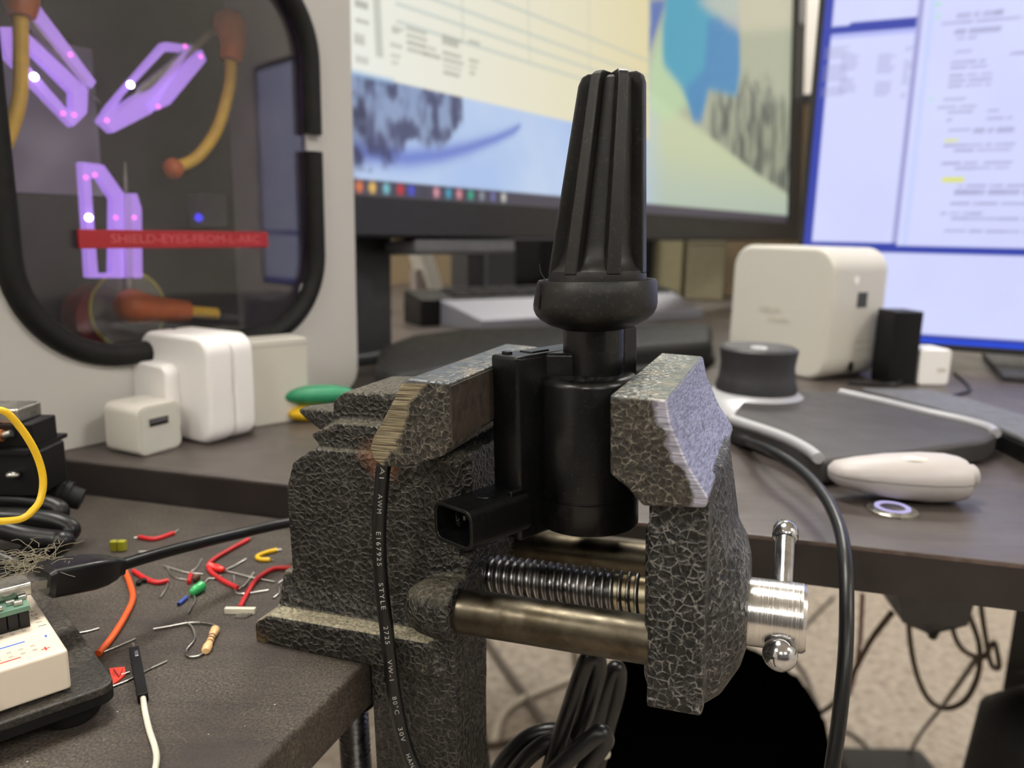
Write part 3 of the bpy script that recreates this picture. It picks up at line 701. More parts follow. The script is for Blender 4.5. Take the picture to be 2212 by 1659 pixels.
mb.prism([(7.9, 5.9), (8.5, 5.2), (8.5, 6.3)], .6, 5.5, TXZ)
mb.build('moving_arm', M['hammer2'], vise, remesh=.085)
RZ = 2.18
for y in (0.12, 5.1):
    MB().lathe([(0, 2.6), (.6, 2.6), (.6, 8.6), (0, 8.6)], 32, lambda x, yy, z, y=y: (z, y+x, RZ+yy)).build('guide_rod', M['rod'], vise, smooth=40)
# lead screw with a real helical thread
mb = MB(); seg = 28; pitch = .235; r0, r1 = .5, .64; n = int((7.55-2.7)/pitch*seg); vs = []
for i in range(n+1):
    a = 2*math.pi*i/seg; x = 2.7+pitch*i/seg
    for k, (rr, dx) in enumerate(((r0, 0), (r0+.02, .18), (r1, .42), (r1, .6), (r0+.02, .84))):
        vs.append((x+dx*pitch, 2.5+rr*math.cos(a), RZ+rr*math.sin(a)))
fs = []
for i in range(n):
    for k in range(4): fs.append((i*5+k, (i+1)*5+k, (i+1)*5+k+1, i*5+k+1))
for i in range(n-seg): fs.append((i*5+4, (i+1)*5+4, (i+1+seg)*5, (i+seg)*5))
mb.add(vs, fs); mb.build('lead_screw', M['screwsteel'], vise, smooth=25)
MB().lathe([(0, 6.9), (.53, 6.9), (.53, 8.5), (0, 8.5)], 32, lambda x, y, z: (z, 2.5+x, RZ+y)).build('screw_collar', M['grease'], vise, smooth=40)
hub = MB().lathe([(0, 10.5), (.9, 10.5), (.9, 11.95), (.84, 12.04), (0, 12.04)], 48, lambda x, y, z: (z, 2.5+x, RZ+y)).build('screw_head', M['chrome'], vise, smooth=30)
hb = math.radians(33); hx = 11.43
def along(d): return np.array([hx, 2.5+d*math.cos(hb), RZ+d*math.sin(hb)])
bar = MB().tube([along(-1.0), along(2.75)], .27, 20).build('handle_bar', M['chromeball'], vise, smooth=40)
MB().sphere(along(-1.12), .44, 24).build('bar_knob', M['chromeball'], bar, smooth=60)
dvec = unit(along(1)-along(0)); uvec = np.array([1.0, 0, 0]); wvec = np.cross(dvec, uvec)
MB().lathe([(0, -.3), (.3, -.3), (.36, -.22), (.36, .05), (.28, .22), (.12, .3), (0, .31)], 24, lambda x, y, z: along(2.75)+uvec*x+wvec*y+dvec*z).build('bar_end_cap', M['chromeball'], bar, smooth=50)
# clamp screw under the table
mb = MB(); prof = [(0, -6.4)]
z = -6.4
while z < -2.3: prof += [(.42, z), (.5, z+.09), (.42, z+.18)]; z += .18
prof += [(.42, z), (.8, z+.05), (.8, -1.68), (0, -1.68)]
mb.lathe(prof, 24, lambda x, y, zz: (-1.3+x, 1.4+y, zz)).build('clamp_screw', M['screwsteel'], vise, smooth=25)

# ================================================================== IGNITION COIL IN THE JAWS
ca = math.radians(25.5)
ccx = np.array([math.cos(ca), -math.sin(ca), 0]); ccy = np.array([math.sin(ca), math.cos(ca), 0])   # in vise axes
K = np.array([3.64, 1.95, 0])
CM = np.array([VM.T@ccx, VM.T@ccy, VM.T@np.array([0, 0, 1.0])])
coil = thing('ignition_coil', 'black plastic ignition coil with a ribbed rubber boot clamped upright in the vise', 'ignition coil', vw(K+np.array([0, 0, 3.5])), CM)
Zc = 3.5                                          # local z = vise z - Zc
def coilmat(name, rgb, rough, dusty=.35):
    t = NT(name); dust = t.ramp(t.noise(900, 4, .7), [(.55, 0), (.78, .35)]); sp = t.ramp(t.voro(700, 'F1'), [(.04, 1), (.08, 0)])
    sp = t.math('MULTIPLY', sp, t.ramp(t.noise(120, 2), [(.55, 0), (.65, .7)]))
    c = t.mix(t.math('MAXIMUM', t.math('MULTIPLY', dust, dusty), sp), lin(*rgb), lin(120, 112, 96))
    t.set(color=c, rough=t.ramp(t.noise(70, 4), [(.3, rough-.06), (.7, rough+.1)])); t.set(spec=.38); t.bump(t.noise(1500, 3), .08, .0003); return t.m
M['coil'] = coilmat('coil_plastic', (11, 12, 13), .3)
M['boot_black'] = coilmat('boot_rubber', (19, 19, 18), .42, .6)
RC = 1.46; cc = (1.62, 2.32); wc = (1.5, 2.22)
mb = MB().prism(rrect(-.1, -.1, .98, 4.3, .14, 4), .3, 5.52)
mb.prism([(.5, 1.0), (.9, 1.0), (1.7, 1.55), (1.9, 3.1), (.9, 4.2)], 4.0, 5.5)
mb.prism([(.5, 1.35), (wc[0], 1.35), (wc[0], 3.5), (.5, 3.9)], .52, 4.6)
mb.build('coil_housing', M['coil'], coil, bevel=.11, seg=4)
MB().lathe([(0, .48), (RC-.02, .48), (RC, .52), (RC, 1.36), (RC-.03, 1.38), (RC-.03, 1.41), (RC, 1.43), (RC, 4.62), (RC-.04, 4.74), (RC-.14, 4.82), (RC-.3, 4.86), (0, 4.95)], 64, lambda x, y, z: (wc[0]+x, wc[1]+y, z)).build('winding_case', M['coil'], coil, smooth=50)
mb = MB().prism(rrect(.2, .75, .7, 1.5, .05, 3), 5.51, 5.56).prism(rrect(.1, .12, .42, .34, .1, 4), 5.51, 5.6)
mb.build('moulded_mark', M['coil'], coil, bevel=.03)
MB().lathe([(0, 4.3), (.86, 4.3), (.86, 6.45), (0, 6.45)], 40, lambda x, y, z: (cc[0]+x, cc[1]+y, z)).build('tower', M['coil'], coil, smooth=35)
MB().box((cc[0]+.35, cc[1]+.62, 4.4), (cc[0]+.6, cc[1]+1.28, 6.15)).build('tower_fin', M['coil'], coil, bevel=.1)
# boot leans a little to the right
Rl = CM; lean = np.array([.062, .05])
def bt(x, y, z): k = z-6.3; return (cc[0]+x+lean[0]*k, cc[1]+y+lean[1]*k, z)
MB().lathe([(0, 6.1), (.8, 6.1), (.95, 6.16), (1.25, 6.26), (1.5, 6.4), (1.64, 6.54), (1.715, 6.7), (1.73, 6.85), (1.7, 7.15), (1.66, 7.45), (1.62, 7.5), (1.56, 7.46), (1.54, 7.36), (0, 7.36)], 64, bt).build('boot_flange', M['boot_black'], coil, smooth=62)
MB().tube([bt(-.35*1.74-.0, -1.74*.937, z) for z in (6.75, 7.0, 7.2, 7.45)], .025, 6).build('mould_seam', M['boot_black'], coil, smooth=50)
mb = MB(); mb.lathe([(0, 7.2), (1.36, 7.2), (1.36, 7.6), (1.32, 7.75), (1.15, 7.9), (1.04, 8.15), (.98, 8.5), (.62, 12.72), (.5, 12.8), (0, 12.8)], 48, bt); mb.build('boot_core', M['boot_black'], coil, smooth=30)
NR = 7
for k in range(NR):
    a = 2*math.pi*(k+.38)/NR; ca_, sa_ = math.cos(a), math.sin(a)
    prof = [(.3, 7.66), (1.36, 7.66), (1.34, 7.9), (.9, 12.62), (.82, 12.82), (.68, 12.9), (.2, 12.9)]
    hw = .2
    mb = MB().prism(prof, -hw, hw, lambda u, v, w, ca_=ca_, sa_=sa_: bt(u*ca_-w*sa_*(1-.25*(v-7.6)/5.3), u*sa_+w*ca_*(1-.25*(v-7.6)/5.3), v))
    mb.build('rib', M['boot_black'], coil, bevel=.05)
# stray moulding hair on the flange
MB().tube(curve([bt(-1.45, -.55, 7.48), bt(-1.6, -.6, 7.7), bt(-1.66, -.62, 7.95)], 6), .018, 6).build('moulding_flash', M['boot_black'], coil, smooth=50)
# connector socket at the foot of the housing, pointing away from the tower
oc, ic = rrect(-.78, -.56, .78, .56, .3, 6), rrect(-.67, -.45, .67, .45, .22, 6)
TC = lambda u, v, w: (.46+u, w, 1.2+v)
mb = MB().ring(oc, ic, -2.1, -.55, TC).prism(oc, -.6, .1, TC)
conn = mb.build('connector_socket', M['coil'], coil, bevel=.03)
MB().lathe([(0, 1.74), (.26, 1.74), (.24, 1.79), (0, 1.79)], 24, lambda x, y, z: (.5+x, -.95+y, z)).build('ejector_mark', M['coil'], conn, smooth=35)
for x in (-.28, .28): MB().box((.52+x-.05, -1.5, 1.14), (.52+x+.05, -.6, 1.26)).build('terminal_pin', M['tin'], conn)
MB().box((.9, -.5, 1.68), (1.06, .0, 1.86)).build('latch_ramp', M['coil'], conn, bevel=.05)

# ================================================================== PRINTED CABLE HANGING IN FRONT OF THE VISE
M['print'] = plain('white_print', (168, 168, 164), .6)
pp = [(829, 1003), (826, 1030), (822, 1083), (819, 1140), (820, 1200), (823, 1250), (828, 1300), (834, 1350), (840, 1400), (849, 1480), (863, 1560), (879, 1620), (896, 1662), (930, 1730), (960, 1800)]
path = curve([vw(vyy(x, y, -.28)) for x, y in pp], 10)
t = thing('printed_cable', 'round black cable with white printed lettering hanging down the vise front', 'cable', path[-1])
MB().tube(path, .2, 16).build('jacket', M['cable'], t, world=True, smooth=60)
P_ = np.array(path); cum = np.concatenate([[0], np.cumsum(np.linalg.norm(np.diff(P_, axis=0), axis=1))])
pxs = np.array([[CX+F*((p-CAM)@_r)/((p-CAM)@_f), CY-F*((p-CAM)@_u)/((p-CAM)@_f)] for p in P_])
def s_at(py): return np.interp(py, pxs[:, 1], cum)
for word, y0, y1 in (('AI', 1004, 1028), ('AWM', 1062, 1103), ('E167925', 1143, 1216), ('STYLE', 1253, 1310), ('2725', 1346, 1384), ('VW-1', 1418, 1462), ('80°C', 1497, 1535), ('30V', 1564, 1594), ('HANN', 1622, 1662)):
    vs_, fs_ = text_mesh(word, .175, 2, 1.3); x0_ = min(v[0] for v in vs_); x1_ = max(v[0] for v in vs_); a, b = s_at(y0), s_at(y1)
    out = []
    for vx_, vy_, _ in vs_:
        s_ = a+(b-a)*(vx_-x0_)/(x1_-x0_); q = np.array([np.interp(s_, cum, P_[:, k]) for k in range(3)]); q2 = np.array([np.interp(s_+.02, cum, P_[:, k]) for k in range(3)])
        tg = unit(q2-q); toc = unit(CAM-q); rt = unit(np.cross(tg, -toc)); rt = rt if rt[0] > 0 else -rt; fr = unit(np.cross(tg, rt)); fr = fr if fr@toc > 0 else -fr
        ang = vy_/.2-.12; out.append(q+.2045*(rt*math.sin(ang)+fr*math.cos(ang)))
    MB().add(out, fs_).build('lettering', M['print'], t, world=True)

# ================================================================== THINGS ON THE FAR DESK
def frame(origin, ex, z=0):
    ex = unit([ex[0], ex[1], 0]); ey = np.array([-ex[1], ex[0], 0]); return np.array([ex, ey, [0, 0, 1.0]])
def rbox(mb, a, b, r, axis='z', n=6):
    """box with rounded long edges: profile across the two other axes"""
    if axis == 'z': mb.prism(rrect(a[0], a[1], b[0], b[1], r, n), a[2], b[2])
    if axis == 'x': mb.prism(rrect(a[1], a[2], b[1], b[2], r, n), a[0], b[0], lambda u, v, w: (w, u, v))
    if axis == 'y': mb.prism(rrect(a[0], a[2], b[0], b[2], r, n), a[1], b[1], lambda u, v, w: (u, w, v))
    return mb
# small cube charger
o = onz(303, 990, FAR); t = thing('usb_charger', 'small off-white cube charger with one USB slot standing before the larger adapter', 'charger', o, frame(o, (.45, .89)))
rbox(MB(), (0, 0, 0), (2.45, 2.45, 2.45), .42, 'y').build('case', M['offwhite'], t, bevel=.1)
rbox(MB(), (.16, -.03, .16), (2.29, .02, 2.29), .34, 'y').build('face_plate', plain('grey_white_face', (205, 205, 196), .4, var=.02), t)
MB().ring([(.5, 1.3), (1.75, 1.3), (1.75, 1.85), (.5, 1.85)], [(.58, 1.38), (1.67, 1.38), (1.67, 1.77), (.58, 1.77)], -.06, -.02, lambda u, v, w: (u, w, v)).build('slot_rim', M['offwhite'], t)
sl = MB().box((.58, -.045, 1.38), (1.67, -.02, 1.77)).build('usb_slot', M['blackplastic'], t)
MB().box((.64, -.06, 1.56), (1.6, -.046, 1.7)).build('slot_tongue', M['midgrey'], sl)
for z in (.8, 1.5): MB().box((.9, 2.4, z), (1.5, 3.6, z+.16)).build('plug_prong', M['tin'], t)
# larger adapter
o = onz(455, 962, FAR)+np.array([.25, -.3, 0]); t = thing('power_adapter', 'large glossy white rounded square power adapter with raised plug boss', 'charger', o, frame(o, (.5, .87)))
rbox(MB(), (0, 0, 0), (1.55, 5.4, 5.5), .95, 'x').build('plug_half', M['white'], t, bevel=.3, seg=4)
rbox(MB(), (1.58, 0, 0), (2.9, 5.4, 5.5), .95, 'x').build('back_half', M['white'], t, bevel=.3, seg=4)
boss = rbox(MB(), (-.75, 2.3, .5), (.2, 5.3, 4.0), .55, 'x').build('plug_boss', M['white'], t, bevel=.22, seg=4)
for y in (3.4, 4.4): MB().box((-.77, y, 1.75), (-.7, y+.28, 1.85)).build('plug_mark', M['midgrey'], boss)
# tall thin white box
o = onz(573, 936, FAR); t = thing('white_box', 'tall narrow off-white box standing behind the large adapter', 'box', o+np.array([.2, 2.3, 0]), frame(o, (.75, .66)))
rbox(MB(), (-1.6, 0, 0), (1.75, 2.2, 4.75), .12, 'z').build('carton', M['offwhite'], t, bevel=.06)
MB().box((-1.6, .0, 4.4), (1.75, -.02, 4.42)).build('lid_seam', M['midgrey'], t)
# hand tool with green grip
M['green'] = plain('green_grip', (38, 138, 96), .45)
o = onz(690, 905, FAR); t = thing('hand_tool', 'green-handled hand tool with yellow inner grip beside the cabinet', 'tool', o, frame(o, (1, .35)))
MB().sphere((0, 0, 1.45), 1.0, 20, (2.1, .8, .55)).build('green_handle', M['green'], t, smooth=60)
MB().sphere((-.7, -.2, .45), 1.0, 16, (1.1, .7, .45)).build('yellow_grip', M['yellow'], t, smooth=60)
o = onz(843, 866, FAR); t = thing('marker_pen', 'grey marker pen with a small blue cap behind the vise', 'pen', o)
MB().sphere((0, 0, .45), .45, 14, (1, 1, 1)).build('cap', plain('blue_cap', (52, 88, 206), .4), t, smooth=60)
MB().tube([(0.2, 1.2, .35), (1.6, 1.5, .6)], [.35, .5], 12).build('barrel', M['silver'], t, smooth=50)

# white hub
N_ = onz(1780, 828, FAR); uh = unit([-.5, .87, 0]); wh = np.array([uh[1], -uh[0], 0])
HM = np.array([wh, uh, [0, 0, 1.0]])              # x = depth away from the wide face, y = along the wide face
t = thing('smart_hub', 'white rounded square hub box standing upright on the desk before the blue-white monitor', 'hub', N_, HM)
MB().prism(rrect(0, 0, 10.2, 10.2, 1.9, 10), 0, 6.4, lambda u, v, w: (w, u, v)).build('case', M['offwhite'], t, bevel=.35, seg=4)
def hub_side(px, py): P = onplane(px, py, N_, uh); d = P-N_; return d@wh, d[2]
a = hub_side(1850, 665); b = hub_side(1874, 631)
MB().box((a[0], -.05, a[1]), (b[0], .03, b[1])).build('sticker', plain('dark_sticker', (66, 66, 66), .6), t)
for py in (738, 756): a = hub_side(1845, py+3); b = hub_side(1882, py-3); MB().box((a[0], -.03, a[1]), (b[0], .02, b[1])).build('printed_line', plain('faint_print', (186, 180, 166), .6), t)
a = hub_side(1838, 792); MB().lathe([(0, 0), (.22, 0), (.22, .1), (0, .1)], 18, lambda x, y, z: (a[0]+x, -.05+z, a[1]+y*1.9)).build('power_socket', M['blackplastic'], t, smooth=40)
a = hub_side(1850, 605); MB().lathe([(0, 0), (.32, 0), (.3, .1), (0, .1)], 18, lambda x, y, z: (a[0]+x, -.06+z, a[1]+y)).build('button', M['white'], t, smooth=40)
for k, (px, py) in enumerate(((1660, 668), (1680, 690))):
    P = onplane(px, py, N_, wh)-N_; MB().box((-.03, P@uh-1.2, P[2]-.18), (.02, P@uh+1.0, P[2]+.18)).build('printed_line', plain('faint_print', (196, 190, 178), .6), t)
# black plug and white cube to the right of the hub
o = onz(1948, 832, FAR); t = thing('black_adapter', 'black plug-in adapter with a round lens behind it next to the hub', 'adapter', o, frame(o, (1, .1)))
rbox(MB(), (-1.1, 0, 0), (1.15, 2.6, 5.6), .2, 'z').build('case', M['blackplastic'], t, bevel=.12)
MB().lathe([(0, 0), (1.6, 0), (1.75, .4), (1.5, .9), (0, 1.0)], 24, lambda x, y, z: (1.4+x, 4.2-z, 2.2+y)).build('round_lens', M['darkgrey'], t, smooth=40)
MB().tube(curve([(0, 0.2, .3), (-.8, -.6, .2), (-2.4, -.6, .15), (-4.2, .2, .15)], 6), .16, 8).build('lead', M['cable'], t, smooth=50)
o = onz(2015, 832, FAR); t = thing('white_cube', 'small white rounded cube next to the black adapter', 'cube', o, frame(o, (1, .1)))
rbox(MB(), (-1.25, 0, 0), (1.25, 2.4, 2.75), .3, 'y').build('case', M['white'], t, bevel=.12)
MB().box((.2, -.02, 1.0), (.9, .02, 1.3)).build('side_slot', M['offwhite'], t)
tag(MB().tube(curve([onz(x, y, FAR+.12) for x, y in ((2062, 805), (2095, 838), (2075, 850), (2020, 858), (1940, 850))], 8), .11, 8).build('thin_lead', M['cable'], smooth=50, origin=onz(2062, 805, FAR)), 'thin grey lead curling on the desk beside the white cube', 'cable')

# motion controller: waisted knob on a silver base, padded palm rest with silver edges
ctop = FAR+1.25
o = onz(1640, 862, FAR); t = thing('motion_controller', 'black waisted control knob on silver base with a black palm rest edged in silver', 'controller', o)
pad = [tuple(onz(x, y, ctop)[:2]) for x, y in ((1575, 905), (1600, 868), (1700, 845), (1818, 846), (1990, 886), (2120, 918), (2156, 936), (2130, 950), (1960, 975), (1780, 994), (1680, 944))]
MB().prism(pad, FAR+.05, ctop).build('palm_rest', plain('soft_black_pad', (58, 55, 55), .55, scale=30), t, world=True, bevel=.25, seg=4)
for pts, r in (([(1580, 906), (1640, 926), (1700, 948), (1745, 972), (1768, 990)], .27), ([(1815, 848), (1900, 866), (1990, 888), (2080, 908), (2135, 924), (2152, 936)], .25)):
    MB().tube(curve([onz(x, y, ctop+.02) for x, y in pts], 6), r, 10).build('silver_edge', M['silver'], t, world=True, smooth=50)
kc = onz(1632, 842, FAR+1.5)
T = lambda x, y, z: (kc[0]+x, kc[1]+y, FAR+z)
MB().lathe([(0, .05), (3.5, .05), (3.6, .4), (3.2, 1.0), (2.5, 1.5), (0, 1.5)], 40, T).build('silver_base', M['silver'], t, world=True, smooth=40)
MB().lathe([(0, 1.5), (2.45, 1.5), (2.48, 1.7), (2.3, 2.3), (2.22, 3.1), (2.32, 3.9), (2.35, 4.1), (2.15, 4.25), (1.2, 4.15), (0, 4.1)], 48, T).build('knob', plain('soft_black_knob', (46, 46, 48), .5), t, world=True, smooth=40)
MB().lathe([(0, 4.1), (.55, 4.12), (.5, 4.2), (0, 4.2)], 24, T).build('knob_badge', M['silver'], t, world=True, smooth=40)
# long black tray to the right
tr = [tuple(onz(x, y, FAR+1.3)[:2]) for x, y in ((1860, 838), (2000, 840), (2100, 862), (2240, 905), (2330, 950), (2300, 985), (2200, 940), (2120, 905), (1990, 872))]
t = thing('black_tray', 'long low black tray with a grey top running right behind the palm rest', 'tray', (*tr[0], FAR))
MB().prism(tr, FAR+.03, FAR+1.0).build('tray_body', M['blackplastic'], t, world=True, bevel=.2)
MB().prism(tr, FAR+1.0, FAR+1.3).build('tray_cover', M['midgrey'], t, world=True, bevel=.1)
# white handheld remote lying on the desk
o = onz(1942, 1078, FAR); t = thing('remote_fob', 'glossy white teardrop remote fob lying on the dark desk edge', 'remote', o, frame(o, (1, -.02)))
def loft(secs, half, seg=24):
    mb = MB(); vs = []; n = len(secs)
    for x, ry, rz, zc in secs:
        for k in range(seg+1):
            a = math.pi*k/seg+(math.pi if half < 0 else 0)
            vs.append((x, ry*math.copysign(abs(math.cos(a))**.8, math.cos(a)), zc+rz*math.sin(a)))
    fs = [(i*(seg+1)+k, i*(seg+1)+k+1, (i+1)*(seg+1)+k+1, (i+1)*(seg+1)+k) for i in range(n-1) for k in range(seg)]
    fs += [tuple(range(seg+1))[::-1], tuple(range((n-1)*(seg+1), n*(seg+1)))]
    return mb.add(vs, fs)
secs = [(-3.1, .05, .05, 1.12), (-3.0, .4, .3, 1.12), (-2.7, .75, .5, 1.1), (-1.8, 1.05, .7, 1.07), (-.5, 1.3, .9, 1.04), (.9, 1.4, 1.0, 1.03), (1.9, 1.32, .98, 1.03), (2.4, 1.15, .88, 1.03)]
loft([(x, a, b*.94, c+.03) for x, a, b, c in secs], 1).build('top_shell', M['fobwhite'], t, smooth=50)
loft([(x, a, b, c) for x, a, b, c in secs], -1).build('bottom_shell', M['fobwhite'], t, smooth=50)
MB().lathe([(0, 2.3), (.72, 2.3), (.72, 2.55), (.5, 2.6), (.5, 2.95), (.42, 3.05), (0, 3.05)], 28, lambda x, y, z: (z, x, 1.1+y)).build('end_ring', M['fobwhite'], t, smooth=40)
MB().lathe([(0, 0), (.36, 0), (.3, .06), (0, .07)], 24, lambda x, y, z: (.3+x*1.6, -.35+y, 1.9+z)).build('button', M['offwhite'], t, smooth=50)
# lit push button let into the desk top
o = onz(1927, 1104, FAR); t = thing('push_button', 'flat metal push button with a violet lit ring let into the desk', 'button', o)
MB().lathe([(0, 0), (.98, 0), (.98, .08), (.86, .16), (.72, .17), (0, .12)], 40).build('bezel', M['tin'], t, smooth=40)
MB().lathe([(.5, .13), (.7, .13), (.68, .2), (.52, .2), (.5, .13)], 40).build('light_ring', glow('violet_ring', (205, 196, 250), .9), t, smooth=50)
MB().lathe([(0, .12), (.48, .12), (.46, .18), (0, .18)], 32).build('cap', M['tin'], t, smooth=40)

# cable arching off the desk edge
pts = [onz(1560, 925, FAR+.25), onz(1590, 945, FAR+.3), onY(1660, 972, 34), onY(1725, 1012, 31), onY(1778, 1068, 28), onY(1812, 1135, 25.5), onY(1826, 1210, 23.5), onY(1829, 1300, 22.2), onY(1826, 1420, 21.2), onY(1812, 1560, 20.5), onY(1797, 1665, 20.1), onY(1780, 1790, 19.8)]
t = thing('black_cable', 'glossy black cable arching over the desk edge and hanging to the floor', 'cable', pts[0])
MB().tube(curve(pts, 10), .225, 16).build('jacket', M['cable'], t, world=True, smooth=60)
MB().tube([pts[0], pts[1], pts[1]+(pts[2]-pts[1])*.45], [.36, .36, .25], 12).build('strain_relief', M['blackrubber'], t, world=True, smooth=50)

# ---- background under and in front of the first monitor
k0_, k1_ = onz(1040, 692, FAR+1.2), onz(1520, 668, FAR+1.2); ke = unit(k1_-k0_); kn = np.array([-ke[1], ke[0], 0]); kl = np.linalg.norm(k1_-k0_)
t = thing('keyboard', 'slim keyboard with a silver front edge lying before the snowy monitor', 'keyboard', (k0_[0], k0_[1], FAR), np.array([ke, kn, [0, 0, 1.0]]))
MB().prism([(0, .0), (0, 1.2), (6, 3.0), (6, .0)], 0, kl, lambda u, v, w: (w-(u*.35 if w == 0 else 0), u, v)).build('palm_edge', plain('brushed_grey_edge', (124, 124, 134), .4, metal=.3, var=.01), t, bevel=.15)
MB().prism([(6.05, .0), (6.05, 3.1), (11, 3.9), (11, .0)], -4.5, kl+1, lambda u, v, w: (w, u, v)).build('key_deck', M['blackplastic'], t, bevel=.2)
for r_ in range(3):
    for q_ in range(12): MB().box((q_*kl/12+.2, 6.5+1.4*r_, 3.2+.23*r_), ((q_+1)*kl/12-.2, 7.6+1.4*r_, 3.55+.23*r_)).build('key', M['darkgrey'], t)
wr = [tuple(onz(x, y, FAR+2.4)[:2]) for x, y in ((885, 722), (1000, 708), (1300, 700), (1540, 700), (1540, 735), (1300, 752), (1060, 768), (930, 800), (850, 812), (808, 790), (820, 745))]
t = thing('wrist_rest', 'big black padded rest lying between the vise and the keyboard', 'rest', (*wr[0], FAR))
MB().prism(wr, FAR+.05, FAR+2.4).build('pad', M['blackrubber'], t, world=True, bevel=.7, seg=5)
w2 = [tuple(onz(x, y, FAR+.9)[:2]) for x, y in ((880, 838), (960, 800), (1300, 762), (1540, 742), (1545, 765), (1200, 830), (950, 850))]
MB().prism(w2, FAR+.02, FAR+.9).build('lower_lip', M['blackplastic'], t, world=True, bevel=.3)
pc = fp(20, 121); t = thing('wall_dimming_panel', 'tan fabric partition panel added along the back desk edge to dim the bright wall', 'backdrop', (f0[0], f0[1], FAR))  # added panel, covers the back wall where it came out too bright
pa_, pb_ = fp(-32, 121), fp(68, 121)
MB().box((0, 0, -8), (130, 1.6, 34), lambda p: np.array([*fp(-62+p[0], 122.2+p[1]), FAR+p[2]])).build('dimming_panel', plain('tan_fabric', (124, 108, 84), .9, scale=200, bump=.2), t, world=True)
MB().box((0, -.2, 34), (130, 1.8, 35.5), lambda p: np.array([*fp(-62+p[0], 122.2+p[1]), FAR+p[2]])).build('top_rail', M['darkgrey'], t, world=True)
# white leaning card holder
o = onz(960, 668, FAR); t = thing('card_holder', 'white leaning card holder standing behind the black rest', 'holder', o, frame(o, (1, .9)))
dd = 1662/np.linalg.norm(o-CAM)
MB().add([(-1.2, 0, 0), (1.0, 0, 0), (-2.5, 0, 9.2), (-4.6, 0, 9.0), (-1.2, 3, 0), (1.0, 3, 0), (-2.5, 3, 9.2), (-4.6, 3, 9.0)], [(0, 1, 2, 3), (7, 6, 5, 4), (0, 4, 5, 1), (1, 5, 6, 2), (2, 6, 7, 3), (3, 7, 4, 0)]).build('back_plate', M['offwhite'], t, bevel=.2)
MB().box((.6, -.5, .0), (4.2, 3, .7)).build('shelf', M['offwhite'], t, bevel=.15)
MB().box((-4.2, 1, 0), (-2.2, 2.2, 5.5)).build('card', plain('pale_pink_card', (150, 138, 134), .7), t)
o = onz(1075, 655, FAR); t = thing('pen_box', 'dark grey open box holding yellow-green sprigs under the monitor', 'box', o, frame(o, (1, .8)))
MB().box((-2.2, 0, 0), (3.4, 5, 8.2)).build('light_panel', plain('slate_panel', (74, 74, 80), .55), t, bevel=.15)
MB().box((-5.4, .5, 0), (-2.25, 5, 8.0)).build('dark_panel', M['darkgrey'], t, bevel=.15)
for k in range(16):
    x = random.uniform(-4.6, 3.0); y = random.uniform(1, 4); h = random.uniform(9.5, 13.2); dx = random.uniform(-.9, .9)
    MB().tube(curve([(x, y, 7.5), (x+dx*.4, y, (7.5+h)/2), (x+dx, y, h)], 4), [.25+.3*math.sin(math.pi*i/8) for i in range(9)], 6).build('sprig', plain('yellow_green_leaf', (150, 146, 52), .6, var=.3, scale=60) if k == 0 else bpy.data.materials['yellow_green_leaf'], t, smooth=60)
cs = onY(1190, 640, 131); t = thing('dark_gap_box', 'black box added as dark clutter to darken the gap behind the monitor', 'clutter', (cs[0], cs[1], FAR))  # invented black box, keeps the space under the monitor dark
MB().box((-17, 0, .02), (17, 9, 16)).build('case', M['blackplastic'], t, bevel=.3)
MB().box((-15, -.1, 3), (-2, .05, 12)).build('front_panel', M['blackrubber'], t, bevel=.1)
for k, (x0, x1, hh, c, lab) in enumerate(((1398, 1470, 500, (150, 142, 112), 'pale tan storage box under the snowy monitor right of the coil'), (1474, 1560, 512, (132, 124, 100), 'brown-grey storage box with a white lid strip under the snowy monitor'))):
    a, b = onY(x0, 690, 133), onY(x1, 690, 133); z1 = onY((x0+x1)/2, hh, 133)[2]
    t = thing('storage_box', lab, 'box', ((a[0]+b[0])/2, 133, FAR)); w = (b[0]-a[0])/2-.2
    MB().box((-w, 0, .02), (w, 10, z1-FAR)).build('carton', plain('carton_%d' % k, c, .7), t, bevel=.2)
    MB().box((-w, -.15, z1-FAR-1.0), (w, 10.2, z1-FAR+.2)).build('lid', plain('carton_lid_%d' % k, tuple(min(255, v+30) for v in c), .7), t, bevel=.1)

# ================================================================== BELOW THE DESK
def floor_cable(label, pts, r, mat='cable', group=None, depth=None):
    P = [onY(x, y, d) if d else onz(x, y, r) for x, y, d in pts]
    P = [np.array([p[0], p[1], max(p[2], r)]) for p in P]
    return tag(MB().tube(curve(P, 8), r, 8).build('floor_cable', M[mat], smooth=60, origin=P[0]), label, 'cable', group)
M['browncable'] = plain('brown_cable', (74, 58, 38), .5); M['greycable'] = plain('grey_cable', (104, 96, 88), .5); M['redcable'] = plain('dull_red_cable', (122, 72, 60), .5); M['paletube'] = plain('pale_tube', (206, 196, 180), .5)
floor_cable('brown cable hanging under the desk in one wide loop', [(1960, 1310, 62), (1968, 1400, 62), (1985, 1470, 62), (2010, 1515, 62), (2045, 1530, 62), (2085, 1512, 62), (2112, 1460, 62), (2116, 1400, 62), (2100, 1345, 62), (2075, 1290, 62)], .24, 'browncable')
floor_cable('brown cable making a small knot beside the desk leg', [(2052, 1295, 60), (2060, 1365, 60), (2082, 1405, 60), (2122, 1420, 60), (2140, 1395, 60), (2150, 1392, 60), (2158, 1440, 60), (2140, 1432, 60), (2125, 1350, 60), (2118, 1300, 60)], .22, 'browncable')
floor_cable('thin grey cable running straight down to the floor from the knot', [(2108, 1425, 66), (2040, 1520, 85), (1985, 1590, 105), (1960, 1640, 112), (1955, 1680, 110)], .28, 'greycable')
